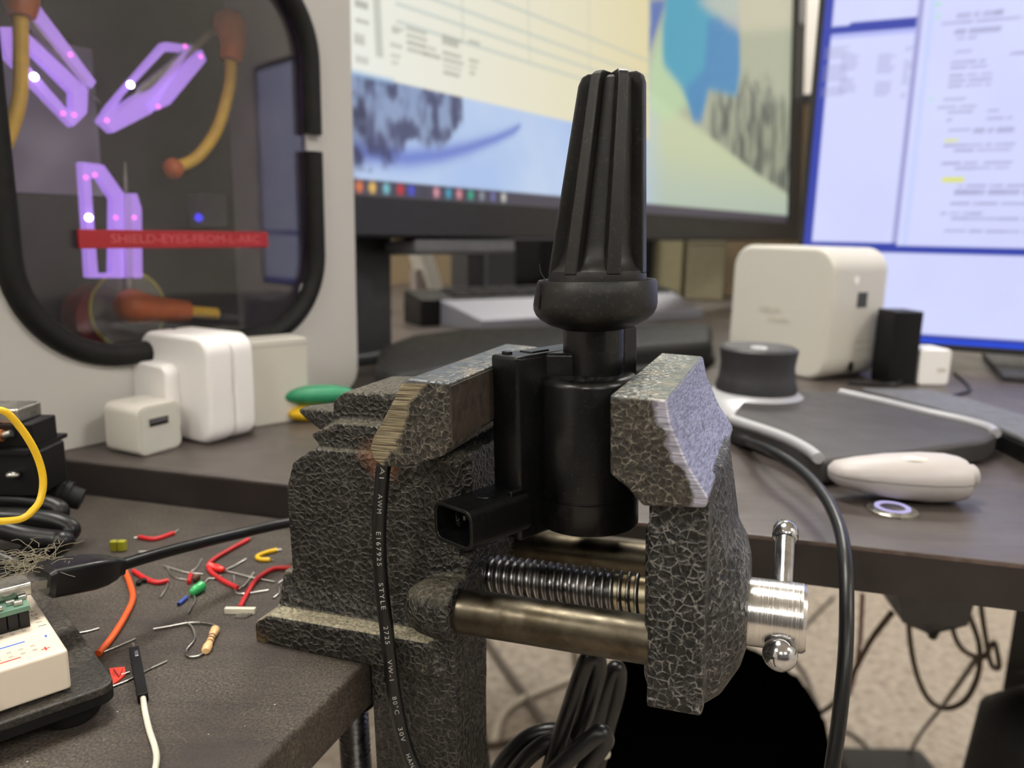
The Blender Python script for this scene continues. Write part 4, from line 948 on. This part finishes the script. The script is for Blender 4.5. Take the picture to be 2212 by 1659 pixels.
floor_cable('dark cable hanging slack from the under-desk tray', [(1925, 1325, 58), (1880, 1385, 64), (1845, 1450, 72), (1800, 1520, 80), (1735, 1560, 86)], .27, 'browncable')
floor_cable('dull red cable hanging straight behind the arching black cable', [(1863, 1285, 70), (1858, 1380, 74), (1848, 1450, 80), (1835, 1500, 84)], .22, 'redcable')
floor_cable('dark cable curving on the carpet below the arching black cable', [(1800, 1570, None), (1850, 1592, None), (1885, 1630, None), (1920, 1690, None)], .35, 'greycable')
floor_cable('grey cable on the carpet behind the vise handle', [(1800, 1290, None), (1745, 1345, None), (1690, 1400, None), (1640, 1470, None)], .4, 'greycable')
floor_cable('grey cable crossing the carpet below the chrome screw head', [(1690, 1400, None), (1735, 1450, None), (1760, 1510, None), (1775, 1560, None)], .45, 'greycable')
floor_cable('black cable hanging straight down right of the vise leg', [(1008, 1330, 36), (1018, 1430, 36), (1028, 1520, 36), (1045, 1640, 36), (1060, 1760, 36)], .32, 'cable')
floor_cable('grey cable slanting across the carpet under the guide rods', [(1050, 1380, None), (1100, 1455, None), (1160, 1540, None), (1185, 1600, None)], .7, 'greycable')
floor_cable('dark cable lying level across the carpet by the vise leg', [(960, 1628, None), (1040, 1615, None), (1110, 1600, None), (1230, 1560, None), (1300, 1500, None)], .55, 'browncable')
floor_cable('pale tube curving over the carpet under the guide rods', [(1066, 1605, None), (1085, 1545, None), (1130, 1510, None), (1200, 1480, None), (1290, 1440, None)], .7, 'paletube')
floor_cable('dark cable dropping behind the lower guide rod', [(1238, 1380, None), (1245, 1440, None), (1252, 1500, None), (1262, 1560, None)], .5, 'browncable')
# coil of cable hanging below the vise
c0_ = onY(1200, 1640, 24); t = thing('cable_coil', 'thick bundled loops of glossy black cable hanging below the vise', 'cable', c0_)
for pts, d, r in (([(1150, 1780), (1195, 1640), (1238, 1510), (1266, 1432), (1282, 1420), (1292, 1436), (1284, 1480), (1250, 1580), (1190, 1690), (1150, 1780)], 23.0, .3),
                  ([(1236, 1740), (1280, 1600), (1312, 1480), (1326, 1446), (1336, 1452), (1332, 1500), (1310, 1580), (1280, 1700)], 26.0, .3),
                  ([(1050, 1720), (1085, 1650), (1125, 1605), (1165, 1584), (1205, 1580), (1225, 1592)], 24.2, .3),
                  ([(1080, 1740), (1120, 1660), (1165, 1615), (1205, 1600), (1240, 1596), (1270, 1588)], 23.4, .3),
                  ([(1140, 1740), (1195, 1670), (1250, 1620), (1288, 1588), (1302, 1586), (1304, 1604), (1280, 1640), (1225, 1720)], 22.2, .3)):
    MB().tube(curve([onY(x, y, d+.012*(i-3)**2*2) for i, (x, y) in enumerate(pts)], 8), r, 14).build('strand', M['cable'], t, world=True, smooth=60)
MB().sphere(onY(1316, 1600, 23.8), .3, 12, (.6, .6, 1.2)).sphere(onY(1308, 1628, 23.8), .2, 12).build('tie_bead', M['tin'], t, world=True, smooth=60)
# black fuzzy stool
sc_ = onY(1528, 1590, 84); t = thing('stool', 'black fuzzy round stool seat below the vise', 'stool', (sc_[0], sc_[1], 0))
ft = NT('black_fleece'); ft.set(color=ft.ramp(ft.noise(600, 3), [(.3, lin(4, 4, 4)), (.7, lin(12, 12, 12))]), rough=1.0, spec=.0); ft.bump(ft.noise(700, 3), 1, .006)
mb = MB(); prof = [(0, 20), (12, 20), (13.6, 22), (13.8, 27), (13.0, 30), (11.4, 32.2), (8.5, 33.6), (4, 34.3), (0, 34.5)]
vs = mb.lathe(prof, 96); mb.v = [(x*(1+.012*math.sin(37*math.atan2(y, x)+z)), y*(1+.012*math.sin(41*math.atan2(y, x)-z)), z+(.25*math.sin(3*x)*math.cos(2.7*y) if z > 26 else 0)) for x, y, z in mb.v]
mb.build('seat', ft.m, t, smooth=60)
MB().lathe([(0, 2), (1.6, 2), (1.6, 20), (0, 20)], 24).build('post', M['blackplastic'], t, smooth=40)
MB().lathe([(0, 0), (12, 0), (12, 1), (2, 2.2), (0, 2.2)], 40).build('base', M['blackplastic'], t, smooth=40)
# tray hung under the desk, black bag and floor box at the right
u0 = onz(1850, 1268, FAR-1.75); t = thing('under_desk_tray', 'dark grey cable tray hung under the desk front', 'tray', u0+np.array([0, 0, -6]))
pt = [onY(1845, 1270, 42), onY(2150, 1310, 42), onY(2090, 1352, 46), onY(2010, 1372, 48), onY(1950, 1345, 46)]
bk = [p+np.array([2, 14, 0]) for p in pt]
for p in pt[:2]+bk[:2]: p[2] = min(FAR-1.76, FAR-1.76)
mb = MB(); n = 5; mb.add(pt+bk, [tuple(range(n)), tuple(range(n, 2*n))[::-1]]+[(i, (i+1) % n, n+(i+1) % n, n+i) for i in range(n)]); mb.build('trough', M['darkgrey'], t, world=True)
MB().tube([pt[3]-np.array([0, .2, 0]), (pt[3]+pt[1])/2-np.array([0, .2, 0]), pt[1]-np.array([0, .2, 0])], .3, 8).build('hanger', M['blackplastic'], t, world=True)
bc = onY(2245, 1620, 50); t = thing('black_bag', 'black bag slumped on the floor beside the desk leg', 'bag', (bc[0], bc[1], 0))
MB().lathe([(0, 0), (7, 0), (8, 6), (7.2, 16), (6, 24), (4.2, bc[2]+2), (2, bc[2]+4), (0, bc[2]+4.5)], 24, lambda x, y, z: (x*(1+.06*math.sin(z*.6)), y, z)).build('bag_body', M['blackrubber'], t, smooth=60)
MB().tube(curve([(-3.5, -5, 30), (-3.2, -6.2, 24), (-2.4, -6.6, 17)], 6), .5, 8).build('strap', M['midgrey'], t, smooth=50)
fb = onz(1915, 1700, 0); t = thing('floor_hub', 'small dark grey cable box on the carpet', 'box', fb)
rbox(MB(), (-7, -3, 0), (7, 4, 4.2), 1.5, 'z').build('case', M['darkgrey'], t, bevel=.5)
MB().box((-5, -3.05, 1.2), (5, -2.95, 2.6)).build('socket_strip', M['blackplastic'], t)

# ================================================================== BREADBOARD ON ITS TRAY
P1 = onz(147, 1401, 75.1); bx = unit([.73, .68, 0]); by = np.array([-bx[1], bx[0], 0])
BO = np.array([P1[0], P1[1], 74.0])
M['bbwhite'] = plain('breadboard_plastic', (228, 214, 196), .4, var=.03, scale=30, sss=.0)
M['dusttray'] = tabletop('dusty_black_tray', True, (22, 21, 22), (32, 31, 31), .5)
t = thing('tray', 'dusty black plastic tray on rubber feet under the breadboard', 'tray', BO+np.array([0, 0, -1.0]), frame(BO, bx))
MB().prism(rrect(-14, -.4, .92, 8.5, .4, 6), .72, .97).build('plate', M['dusttray'], t, bevel=.06)
MB().ring(rrect(-14, -.4, .92, 8.5, .4, 6), rrect(-13.8, -.2, .72, 8.3, .3, 6), .5, .75, lambda u, v, w: (u, v, w)).build('skirt', M['blackplastic'], t)
for x, y in ((.0, .5), (-13, .5), (.0, 7.4), (-13, 7.4)):
    MB().lathe([(0, 0), (.62, 0), (.72, .1), (.78, .72), (0, .72)], 28, lambda a, b, z, x=x, y=y: (x+a, y+b, z)).build('foot', M['blackrubber'], t, smooth=40)
bb = thing('breadboard', 'white solderless breadboard with red and blue rail lines on the black tray', 'breadboard', BO, frame(BO, bx))
M['railred'] = plain('red_print', (214, 44, 44), .5); M['railblue'] = plain('blue_print', (44, 96, 200), .5); M['inkprint'] = plain('dark_print', (58, 54, 52), .6)
MB().box((-8.3, 0, .0), (0, 5.4, 1.08)).build('block', M['bbwhite'], bb, bevel=.09)
MB().box((-8.3, -.22, .02), (-1.75, .02, .62)).build('side_tab', M['bbwhite'], bb, bevel=.06)
MB().box((-8.0, .32, 1.081), (-.95, .36, 1.086)).build('red_line', M['railred'], bb)
MB().box((-8.0, 1.08, 1.081), (-.72, 1.13, 1.086)).build('blue_line', M['railblue'], bb)
def bprint(s, x, y, size, mat, rot=0):
    vs_, fs_ = text_mesh(s, size); c, q = math.cos(rot), math.sin(rot); w = max(v[0] for v in vs_)/2
    MB().add([(x+(v[0]-w)*c-v[1]*q, y+(v[0]-w)*q+v[1]*c, 1.086) for v in vs_], fs_).build('print_mark', mat, bb)
bprint('+', -.42, .37, .42, M['railred']); bprint('-', -.3, 1.05, .5, M['railblue'], math.pi/2)
bprint('30', -1.35, 1.45, .2, M['inkprint'])
for k, ch in enumerate('JIHGF'): bprint(ch, -.22, 1.72+.254*k, .2, M['inkprint'], math.pi/2)
mb = MB()
for i in range(30):
    for y in [.5, .75]+[1.72+.254*k for k in range(5)]+[3.6+.254*k for k in range(3)]:
        x = -.62-.254*i
        if y < 1 and i % 6 == 5: continue
        mb.add([(x-.05, y-.05, 1.083), (x+.05, y-.05, 1.083), (x+.05, y+.05, 1.083), (x-.05, y+.05, 1.083)], [(0, 1, 2, 3)])
tag(mb.build('contact_holes', plain('hole_shadow_grey', (186, 176, 164), .7), bb), kind='stuff')
# microcontroller board standing in the breadboard
M['pcb'] = plain('green_circuit_board', (96, 132, 112), .45, var=.2, scale=200)
mc = thing('microcontroller', 'green microcontroller board with metal USB jack plugged into the breadboard', 'circuit board', BO+np.array([0, 0, 1.08]), frame(BO, bx))
MB().box((-6, 1.72, .52), (-.42, 3.75, .66)).build('circuit_board', M['pcb'], mc, bevel=.02)
for k in range(14): MB().box((-.68-.254*k+.01, 1.86, .01), (-.44-.254*k, 2.1, .52)).build('header_block', M['blackplastic'], mc, bevel=.015)
rbox(MB(), (-1.1, 2.3, .66), (-.25, 3.2, 1.02), .1, 'x').build('usb_jack', M['tin'], mc, bevel=.02)
for x, y in ((-1.2, 1.8), (-.75, 1.85), (-.9, 2.0), (-1.5, 1.95), (-1.8, 2.1), (-.6, 2.15)): MB().box((x, y, .66), (x+.2, y+.12, .78)).build('chip_part', M['tin'], mc, bevel=.02)
# USB plug and cable
u = thing('usb_cable', 'black USB plug and cable running from the board behind the vise', 'cable', BO+np.array([0, 0, 2.1]))
j0 = BO+bx*-.25+by*2.75+np.array([0, 0, 1.92]); ud = unit(onY(262, 1222, 21.6)-j0); j1 = j0+ud*.35; uw = unit(np.cross(ud, [0, 0, 1])); uu = np.cross(uw, ud)
def up_(x, y, z): return j1+ud*x+uw*y+uu*z
L_ = np.linalg.norm(onY(262, 1222, 21.6)-j1)
rbox_pts = []
MB().box((-.55, -.36, -.1), (.05, .36, .13), lambda p: up_(*p)).build('metal_tip', M['tin'], u, world=True)
mb = MB(); secs = [(0, .44, .3), (.12, .54, .42), (1.3, .54, .44), (1.7, .48, .4), (2.05, .35, .32), (L_*.93, .26, .26), (L_, .24, .24)]
vs = []; poly = rrect(-1, -1, 1, 1, .35, 4); n = len(poly)
for x, a, b in secs: vs += [up_(x, p*a, q*b) for p, q in poly]
mb.add(vs, [(i*n+k, i*n+(k+1) % n, (i+1)*n+(k+1) % n, (i+1)*n+k) for i in range(len(secs)-1) for k in range(n)]+[tuple(range(n))[::-1], tuple(range((len(secs)-1)*n, len(secs)*n))])
mb.build('plug_body', M['cable'], u, world=True, smooth=35)
MB().lathe([(.2, 0), (.31, .02), (.31, .14), (.2, .16)], 20, lambda x, y, z: up_(L_*.86+z, x, y)).build('strain_ring', M['blackrubber'], u, world=True, smooth=35)
MB().tube(curve([up_(L_*.9, 0, 0), onY(330, 1200, 22.6), onY(420, 1176, 23.9), onY(520, 1152, 25.6), onY(620, 1130, 27.2), onY(700, 1125, 29), onY(790, 1140, 30.3)], 8), .19, 14).build('cord', M['cable'], u, world=True, smooth=60)

# ================================================================== PILE OF CABLES AT THE LEFT
t = thing('cable_pile', 'coiled thick black cables heaped at the back of the work table', 'cable', onz(60, 1160, NEAR))
for pts, r, d in (([(-140, 1085), (-40, 1078), (60, 1082), (118, 1095), (128, 1112), (90, 1130), (0, 1135), (-140, 1130)], .33, 27), ([(-140, 1120), (0, 1115), (100, 1122), (148, 1138), (146, 1152), (90, 1150), (0, 1142), (-140, 1150)], .33, 26), ([(-140, 1135), (-20, 1140), (60, 1158), (120, 1166), (140, 1170), (110, 1190), (40, 1205), (-140, 1215)], .33, 25), ([(-140, 1230), (0, 1215), (55, 1190), (90, 1150), (95, 1120)], .22, 25.8), ([(-100, 1190), (-20, 1200), (50, 1230), (20, 1260), (-100, 1262)], .25, 24.4)):
    P = [onY(x, y, d+(.9 if i > len(pts)//2 else 0)) for i, (x, y) in enumerate(pts)]; P = [np.array([p[0], p[1], max(p[2], NEAR+r)]) for p in P]
    MB().tube(curve(P, 8), r, 12).build('strand', M['cable'], t, world=True, smooth=60)
o = onY(20, 1040, 28); t = thing('cable_plug', 'black moulded plug housing with ribbed strain relief on the cable pile', 'plug', o-np.array([0, 0, 1.2]))
q0, q1 = onY(-60, 1010, 28), onY(95, 1045, 28.6); dq = unit(q1-q0); sq = unit(np.cross(dq, [0, 0, 1])); tq = np.cross(sq, dq)
ln = np.linalg.norm(q1-q0)
MB().box((0, -1.0, -.75), (ln, 1.0, .7), lambda p: q0+dq*p[0]+sq*p[1]+tq*p[2]).build('housing', M['blackplastic'], t, world=True, bevel=.15)
for k in range(4): MB().lathe([(0, 0), (.62-.04*k, 0), (.62-.04*k, .2), (0, .2)], 20, lambda x, y, z, k=k: q1+dq*(z+.27*k)+sq*x+tq*(y-.2)).build('relief_rib', M['blackrubber'], t, world=True, smooth=40)
MB().tube([q1-tq*.2, q1+dq*1.45-tq*.3], [.48, .42], 16).build('cable_end', M['blackrubber'], t, world=True, smooth=50)
o = onY(15, 930, 27); t = thing('relay_board', 'small circuit board with copper coil and metal can above the cable pile', 'circuit board', o-np.array([0, 0, 1.3]))
def rb(p): return o+np.array([p[0], p[1]*.9, p[2]])
MB().box((-3, -.6, -.75), (1.0, 2.2, -.6), rb).build('board', M['blackplastic'], t, world=True)
MB().box((-2.6, 0, .25), (.45, 1.6, .8), rb).build('metal_can', M['tin'], t, world=True, bevel=.08)
MB().box((-2.6, 0, -.62), (.9, 1.7, .25), rb).build('black_block', M['blackplastic'], t, world=True, bevel=.05)
MB().tube([rb((-1.2, -.3, -.1)), rb((.0, -.3, -.12))], .22, 12).build('copper_coil', plain('copper', (206, 128, 76), .4, metal=.5), t, world=True, smooth=50)
MB().tube([rb((.0, -.3, -.12)), rb((.35, -.3, -.02))], .13, 10).build('coil_lead', M['tin'], t, world=True, smooth=50)
MB().sphere(rb((.4, -.6, -1.5)), .2, 12, (1.3, 1, .7)).build('solder_blob', M['tin'], t, world=True, smooth=60)
MB().box((-3, -.4, -2.4), (1.1, 1.8, -.75), rb).build('support_block', M['blackplastic'], t, world=True, bevel=.1)
# yellow jumper wire arching up from the breadboard
yp = [onY(x, y, d) for x, y, d in ((-120, 1180, 17.0), (-60, 1000, 17.6), (-35, 905, 18), (5, 887, 18.3), (45, 925, 18.6), (78, 980, 18.8), (93, 1035, 18.8), (86, 1082, 18.6), (62, 1112, 18.3), (42, 1122, 18.1), (0, 1126, 17.8), (-80, 1128, 17.4), (-150, 1200, 17.0))]
t = thing('jumper_wire', 'bright yellow jumper wire looping up beside the breadboard', 'wire', yp[0])
MB().tube(curve(yp[:9], 8)+curve(yp[8:], 3)[1:], .088, 12).build('insulation', M['yellow'], t, world=True, smooth=60)

# ================================================================== SCATTERED PARTS ON THE WORK TABLE
def pz(x, y, r): return onz(x, y, NEAR+r)
def wire(name, label, pts, r, mat, bare=None, group=None, cat='wire'):
    t = thing(name, label, cat, pz(*pts[0], 0), group=group)
    MB().tube(curve([pz(x, y, r) for x, y in pts], 7), r, 10).build('insulation', M[mat], t, world=True, smooth=60)
    for b in bare or []: MB().tube(curve([pz(x, y, .035) for x, y in b], 4), .033, 8).build('bare_end', M['tin'], t, world=True, smooth=60)
    return t
g = 'snipped wires scattered on the work table'
wire('wire_offcut', 'short straight-cut red wire offcut lying beyond the black USB cable', [(300, 1160), (335, 1164), (376, 1151)], .085, 'red', [[(376, 1151), (386, 1145)], [(300, 1160), (290, 1162)]], g)
wire('wire_offcut', 'red wire offcut with a bent silver end beside the black beads', [(288, 1233), (315, 1250), (340, 1258), (364, 1254)], .085, 'red', [[(364, 1254), (358, 1272), (346, 1291)]], g)
wire('wire_offcut', 'long bent red wire offcut curling round the red diode', [(537, 1165), (495, 1188), (457, 1212), (452, 1230), (478, 1252), (514, 1270)], .085, 'red', [[(537, 1165), (547, 1161)]], g)
wire('wire_offcut', 'red wire offcut running up against the vise foot', [(628, 1226), (590, 1229), (556, 1250), (535, 1280), (518, 1312)], .085, 'red', None, g)
wire('wire_offcut', 'tightly folded short yellow wire offcut', [(598, 1188), (574, 1194), (556, 1202), (562, 1208), (583, 1209)], .085, 'yellow', [[(583, 1209), (592, 1212)], [(598, 1188), (608, 1187)]], g)
wire('orange_wire', 'long curved orange wire with a straight bare end near the tray corner', [(266, 1225), (280, 1258), (287, 1292), (272, 1328), (243, 1375), (212, 1412)], .1, 'orange', [[(212, 1413), (250, 1398), (292, 1380)]], g)
# resistor
t = thing('resistor', 'beige banded resistor with long curled silver leads', 'resistor', pz(455, 1382, 0))
ra, rb_ = pz(466, 1357, .12), pz(444, 1407, .12); rd = unit(rb_-ra); rl = np.linalg.norm(rb_-ra); rs = unit(np.cross(rd, [0, 0, 1])); ru = np.cross(rs, rd)
TR = lambda x, y, z: ra+rd*z+rs*x+ru*y
MB().lathe([(0, 0), (.09, .0), (.135, .06), (.135, rl*.22), (.105, rl*.3), (.105, rl*.7), (.135, rl*.78), (.135, rl-.06), (.09, rl), (0, rl)], 24, TR).build('body', plain('beige_resistor', (224, 182, 130), .4, var=.04), t, world=True, smooth=50)
for k, c in ((.36, (120, 72, 50)), (.47, (96, 60, 44)), (.6, (150, 100, 56))):
    MB().lathe([(.1, rl*k), (.109, rl*k), (.109, rl*(k+.055)), (.1, rl*(k+.055))], 24, TR).build('colour_band', plain('band_%d' % (k*100), c, .4), t, world=True, smooth=40)
for pts in ([(467, 1357), (460, 1349), (430, 1345), (404, 1346), (366, 1353), (331, 1359)], [(444, 1407), (428, 1417), (408, 1418), (402, 1405), (420, 1380), (415, 1356), (404, 1345)]):
    MB().tube(curve([pz(x, y, .06) for x, y in pts], 7), .035, 8).build('lead', M['tin'], t, world=True, smooth=60)
# black jumper connector with pin and white wire
t = thing('jumper_connector', 'black pin connector with a white wire lying on the work table', 'connector', pz(300, 1450, 0))
a, b = pz(290, 1405, .13), pz(309, 1508, .13); d = unit(b-a); s_ = unit(np.cross(d, [0, 0, 1])); u_ = np.cross(s_, d); l = np.linalg.norm(b-a)
TJ = lambda p: a+d*p[0]+s_*p[1]+u_*p[2]
hs = MB().box((0, -.13, -.125), (l, .13, .13), TJ).build('housing', M['blackplastic'], t, world=True, bevel=.015)
MB().box((.28, -.14, .02), (.5, -.09, .15), TJ).box((.45, -.135, .05), (.62, -.1, .14), TJ).build('latch_window', M['tin'], hs, world=False) if False else None
MB().box((.3, -.08, .125), (.62, .02, .15), TJ).build('contact', M['tin'], t, world=True, bevel=.02)
MB().tube([a, a-d*.42], .042, 8).build('pin', M['tin'], t, world=True, smooth=50)
MB().tube(curve([b, pz(313, 1535, .09), pz(322, 1575, .09), pz(335, 1615, .09), pz(338, 1645, .09), pz(328, 1690, .09)], 7), .075, 10).build('wire', M['whitewire'], t, world=True, smooth=60)
# LEDs and capacitors
def led(label, name, mat, x, y, x2, y2, r, leads):
    t = thing(name, label, 'led', pz(x, y, 0)); a, b = pz(x, y, r), pz(x2, y2, r); d = unit(b-a); s_ = unit(np.cross(d, [0, 0, 1])); u_ = np.cross(s_, d); l = np.linalg.norm(b-a)
    MB().lathe([(0, 0), (r*1.12, 0), (r*1.12, .07), (r, .09), (r, l*.6), (r*.75, l*.88), (0, l)], 20, lambda p, q, z: a+d*z+s_*p+u_*q).build('lens', mat, t, world=True, smooth=50)
    for pts in leads: MB().tube(curve([pz(px, py, .05) for px, py in pts], 4), .033, 8).build('lead', M['tin'], t, world=True, smooth=60)
gl = plain('green_led_lens', (62, 176, 102), .2, var=.05); rl_ = plain('red_led_lens', (226, 40, 34), .25, var=.05)
led('round green indicator diode lying on its side', 'led', gl, 436, 1266, 412, 1281, .17, [[(437, 1265), (450, 1250), (462, 1250), (478, 1243)], [(437, 1268), (420, 1284), (421, 1297), (405, 1325)]])
led('small red indicator diode between red wires', 'led', rl_, 452, 1222, 486, 1232, .13, [[(486, 1233), (540, 1246), (594, 1257)], [(488, 1231), (510, 1220), (532, 1207)]])
t = thing('capacitor', 'yellow-green two-part film capacitor lying beyond the USB plug', 'capacitor', pz(253, 1190, 0))
for x0, x1 in ((237, 251), (253, 270)):
    a, b = pz(x0, 1192, 0), pz(x1, 1192, 0); MB().box((a[0], a[1], NEAR+.01), (b[0], b[1]+.22, NEAR+.42)).build('half', plain('lime_film', (168, 164, 44), .35) if x0 == 237 else bpy.data.materials['lime_film'], t, world=True, bevel=.04)
t = thing('small_capacitor', 'tiny brown and red disc part beside the green diode', 'capacitor', pz(420, 1252, 0))
MB().sphere(pz(424, 1248, .14), .15, 14).build('brown_disc', plain('brown_part', (88, 58, 44), .4), t, world=True, smooth=60)
MB().tube([pz(412, 1240, .08), pz(408, 1258, .08)], .075, 8).build('red_edge', M['red'], t, world=True, smooth=50)
t = thing('blue_sleeve', 'tiny blue wire sleeve lying below the green diode', 'sleeve', pz(394, 1300, 0))
MB().tube([pz(403, 1290, .07), pz(386, 1305, .07)], .07, 10).build('tube', plain('blue_sleeve', (46, 78, 168), .4), t, world=True, smooth=40)
MB().tube([pz(386, 1305, .07), pz(385.4, 1305.6, .07)], .045, 10).build('bore', M['blackplastic'], t, world=True)
t = thing('metal_clip', 'shiny bent metal clip lying behind the USB plug', 'clip', pz(105, 1218, 0))
for pts, w in (([(82, 1205), (98, 1190), (128, 1192)], .1), ([(128, 1192), (136, 1215)], .09), ([(80, 1205), (92, 1226)], .1), ([(92, 1222), (136, 1216)], .12)):
    MB().tube([pz(x, y, w) for x, y in pts], w, 6).build('strip', M['tin'], t, world=True)
MB().lathe([(0, 0), (.16, 0), (.12, .22), (0, .26)], 14, lambda x, y, z: pz(108, 1213, .05)+np.array([x, y, z])).build('stud', M['tin'], t, world=True, smooth=50)
t = thing('bead_pair', 'pair of tiny black beads beside a red wire offcut', 'beads', pz(310, 1262, 0))
for x, y in ((300, 1264), (313, 1258)): MB().lathe([(.05, 0), (.1, .02), (.1, .14), (.05, .16), (.05, 0)], 14, lambda a, b, z, x=x, y=y: pz(x, y, .0)+np.array([a, b, z])).build('bead', M['blackrubber'], t, world=True, smooth=50)
t = thing('pin_header', 'white pin header strip lying against the vise foot', 'pin header', pz(515, 1326, 0))
a, b = pz(486, 1325, 0), pz(552, 1326, 0); d = unit(b-a); s_ = np.array([-d[1], d[0], 0]); l = np.linalg.norm(b-a)
MB().box((0, -.06, 0), (l, .1, .2), lambda p: a+d*p[0]+s_*p[1]+np.array([0, 0, p[2]])).build('strip', M['whitewire'], t, world=True, bevel=.02)
for k in range(5):
    q = a+d*(l*.55+.09*k); MB().tube([q+np.array([0, 0, .05]), q-s_*.35-d*.12+np.array([0, 0, .04])], .022, 6).build('pin', M['tin'], t, world=True)
tape = plain('red_tape', (206, 58, 40), .6, var=.2, scale=300)
tp = [(236, 1447), (270, 1444), (272, 1460), (255, 1475), (244, 1482)]
t = thing('red_scrap', 'crumpled red scrap under the tray corner', 'scrap', pz(255, 1462, 0))
MB().prism([tuple(pz(x, y, 0)[:2]) for x, y in tp], NEAR+.005, NEAR+.06).build('sheet', tape, t, world=True)
MB().prism([tuple(pz(x, y, 0)[:2]) for x, y in ((246, 1452), (266, 1450), (258, 1468))], NEAR+.06, NEAR+.11).build('fold', tape, t, world=True)
gb = 'snipped component leads on the work table'
for pts, lab in (([(162, 1369), (190, 1364), (214, 1357)], 'straight silver lead beside the tray rim'), ([(240, 1484), (285, 1466), (322, 1446), (361, 1428)], 'long straight silver lead passing under the black connector'), ([(262, 1458), (280, 1452)], 'very short silver lead by the red scrap'),
                 ([(360, 1225), (375, 1246), (405, 1253)], 'bent silver lead near the brown disc part'), ([(436, 1208), (425, 1226), (412, 1236)], 'short slanted silver lead above the brown disc part'), ([(505, 1243), (508, 1272), (520, 1283), (580, 1275)], 'angled silver lead between the red wires'), ([(548, 1237), (530, 1262), (515, 1273)], 'slanted silver lead crossing the angled one'), ([(616, 1250), (600, 1262), (603, 1280), (590, 1292)], 'hooked silver lead beside the vise foot'), ([(352, 1222), (400, 1236), (440, 1240)], 'thin straight lead lying behind the brown disc part'), ([(300, 1192), (340, 1190), (385, 1180)], 'pale lead lying along the black USB cable')):
    r = .035; tag(MB().tube(curve([pz(x, y, r) for x, y in pts], 5), r, 8).build('component_lead', M['tin'], smooth=60, origin=pz(*pts[0], 0)), lab, 'lead', gb)
# dust: tuft by the USB plug, lint strands and specks on the table
M['lint'] = plain('dust_lint', (126, 118, 100), .9)
def strands(n, centre, spread, length, r, lift):
    mb = MB(); rr = random.Random(5)
    for k in range(n):
        p = np.array(centre)+np.array([rr.gauss(0, spread), rr.gauss(0, spread), abs(rr.gauss(0, spread*.5))*lift]); a = rr.uniform(0, 6.28); pts = [p]
        for i in range(6):
            a += rr.uniform(-.9, .9); pts.append(pts[-1]+np.array([math.cos(a), math.sin(a), rr.uniform(-.5, .6)*lift])*length/6)
        mb.tube([np.array([q[0], q[1], max(q[2], centre[2])]) for q in pts], r, 4, False)
    return mb
c_ = j1+np.array([-.7, .6, .1])
tag(strands(70, c_, .34, 1.1, .009, 1.0).build('dust_tuft', M['lint'], smooth=60, origin=c_), 'fluffy tuft of grey dust clinging to the USB plug', 'dust', kind='stuff')
mb = MB(); rr = random.Random(11)
for k in range(44):
    x, y = rr.uniform(120, 760), rr.uniform(1180, 1655)
    if x > 560 and y > 1380+(760-x)*.9: continue
    p = pz(x, y, .012); a = rr.uniform(0, 6.28); pts = [p]
    for i in range(7): a += rr.uniform(-.7, .7); pts.append(pts[-1]+np.array([math.cos(a), math.sin(a), 0])*rr.uniform(.03, .12))
    q = c0+edge[:2]*0; 
    if any(((w_[:2]-c0)@np.array([edge[1], -edge[0]])) > -.15 for w_ in pts): continue
    mb.tube(pts, .0045, 4, False)
tag(mb.build('lint_strands', M['lint'], smooth=60, origin=pz(400, 1450, 0)), 'fine grey lint strands strewn over the dusty work table', 'lint', kind='stuff')
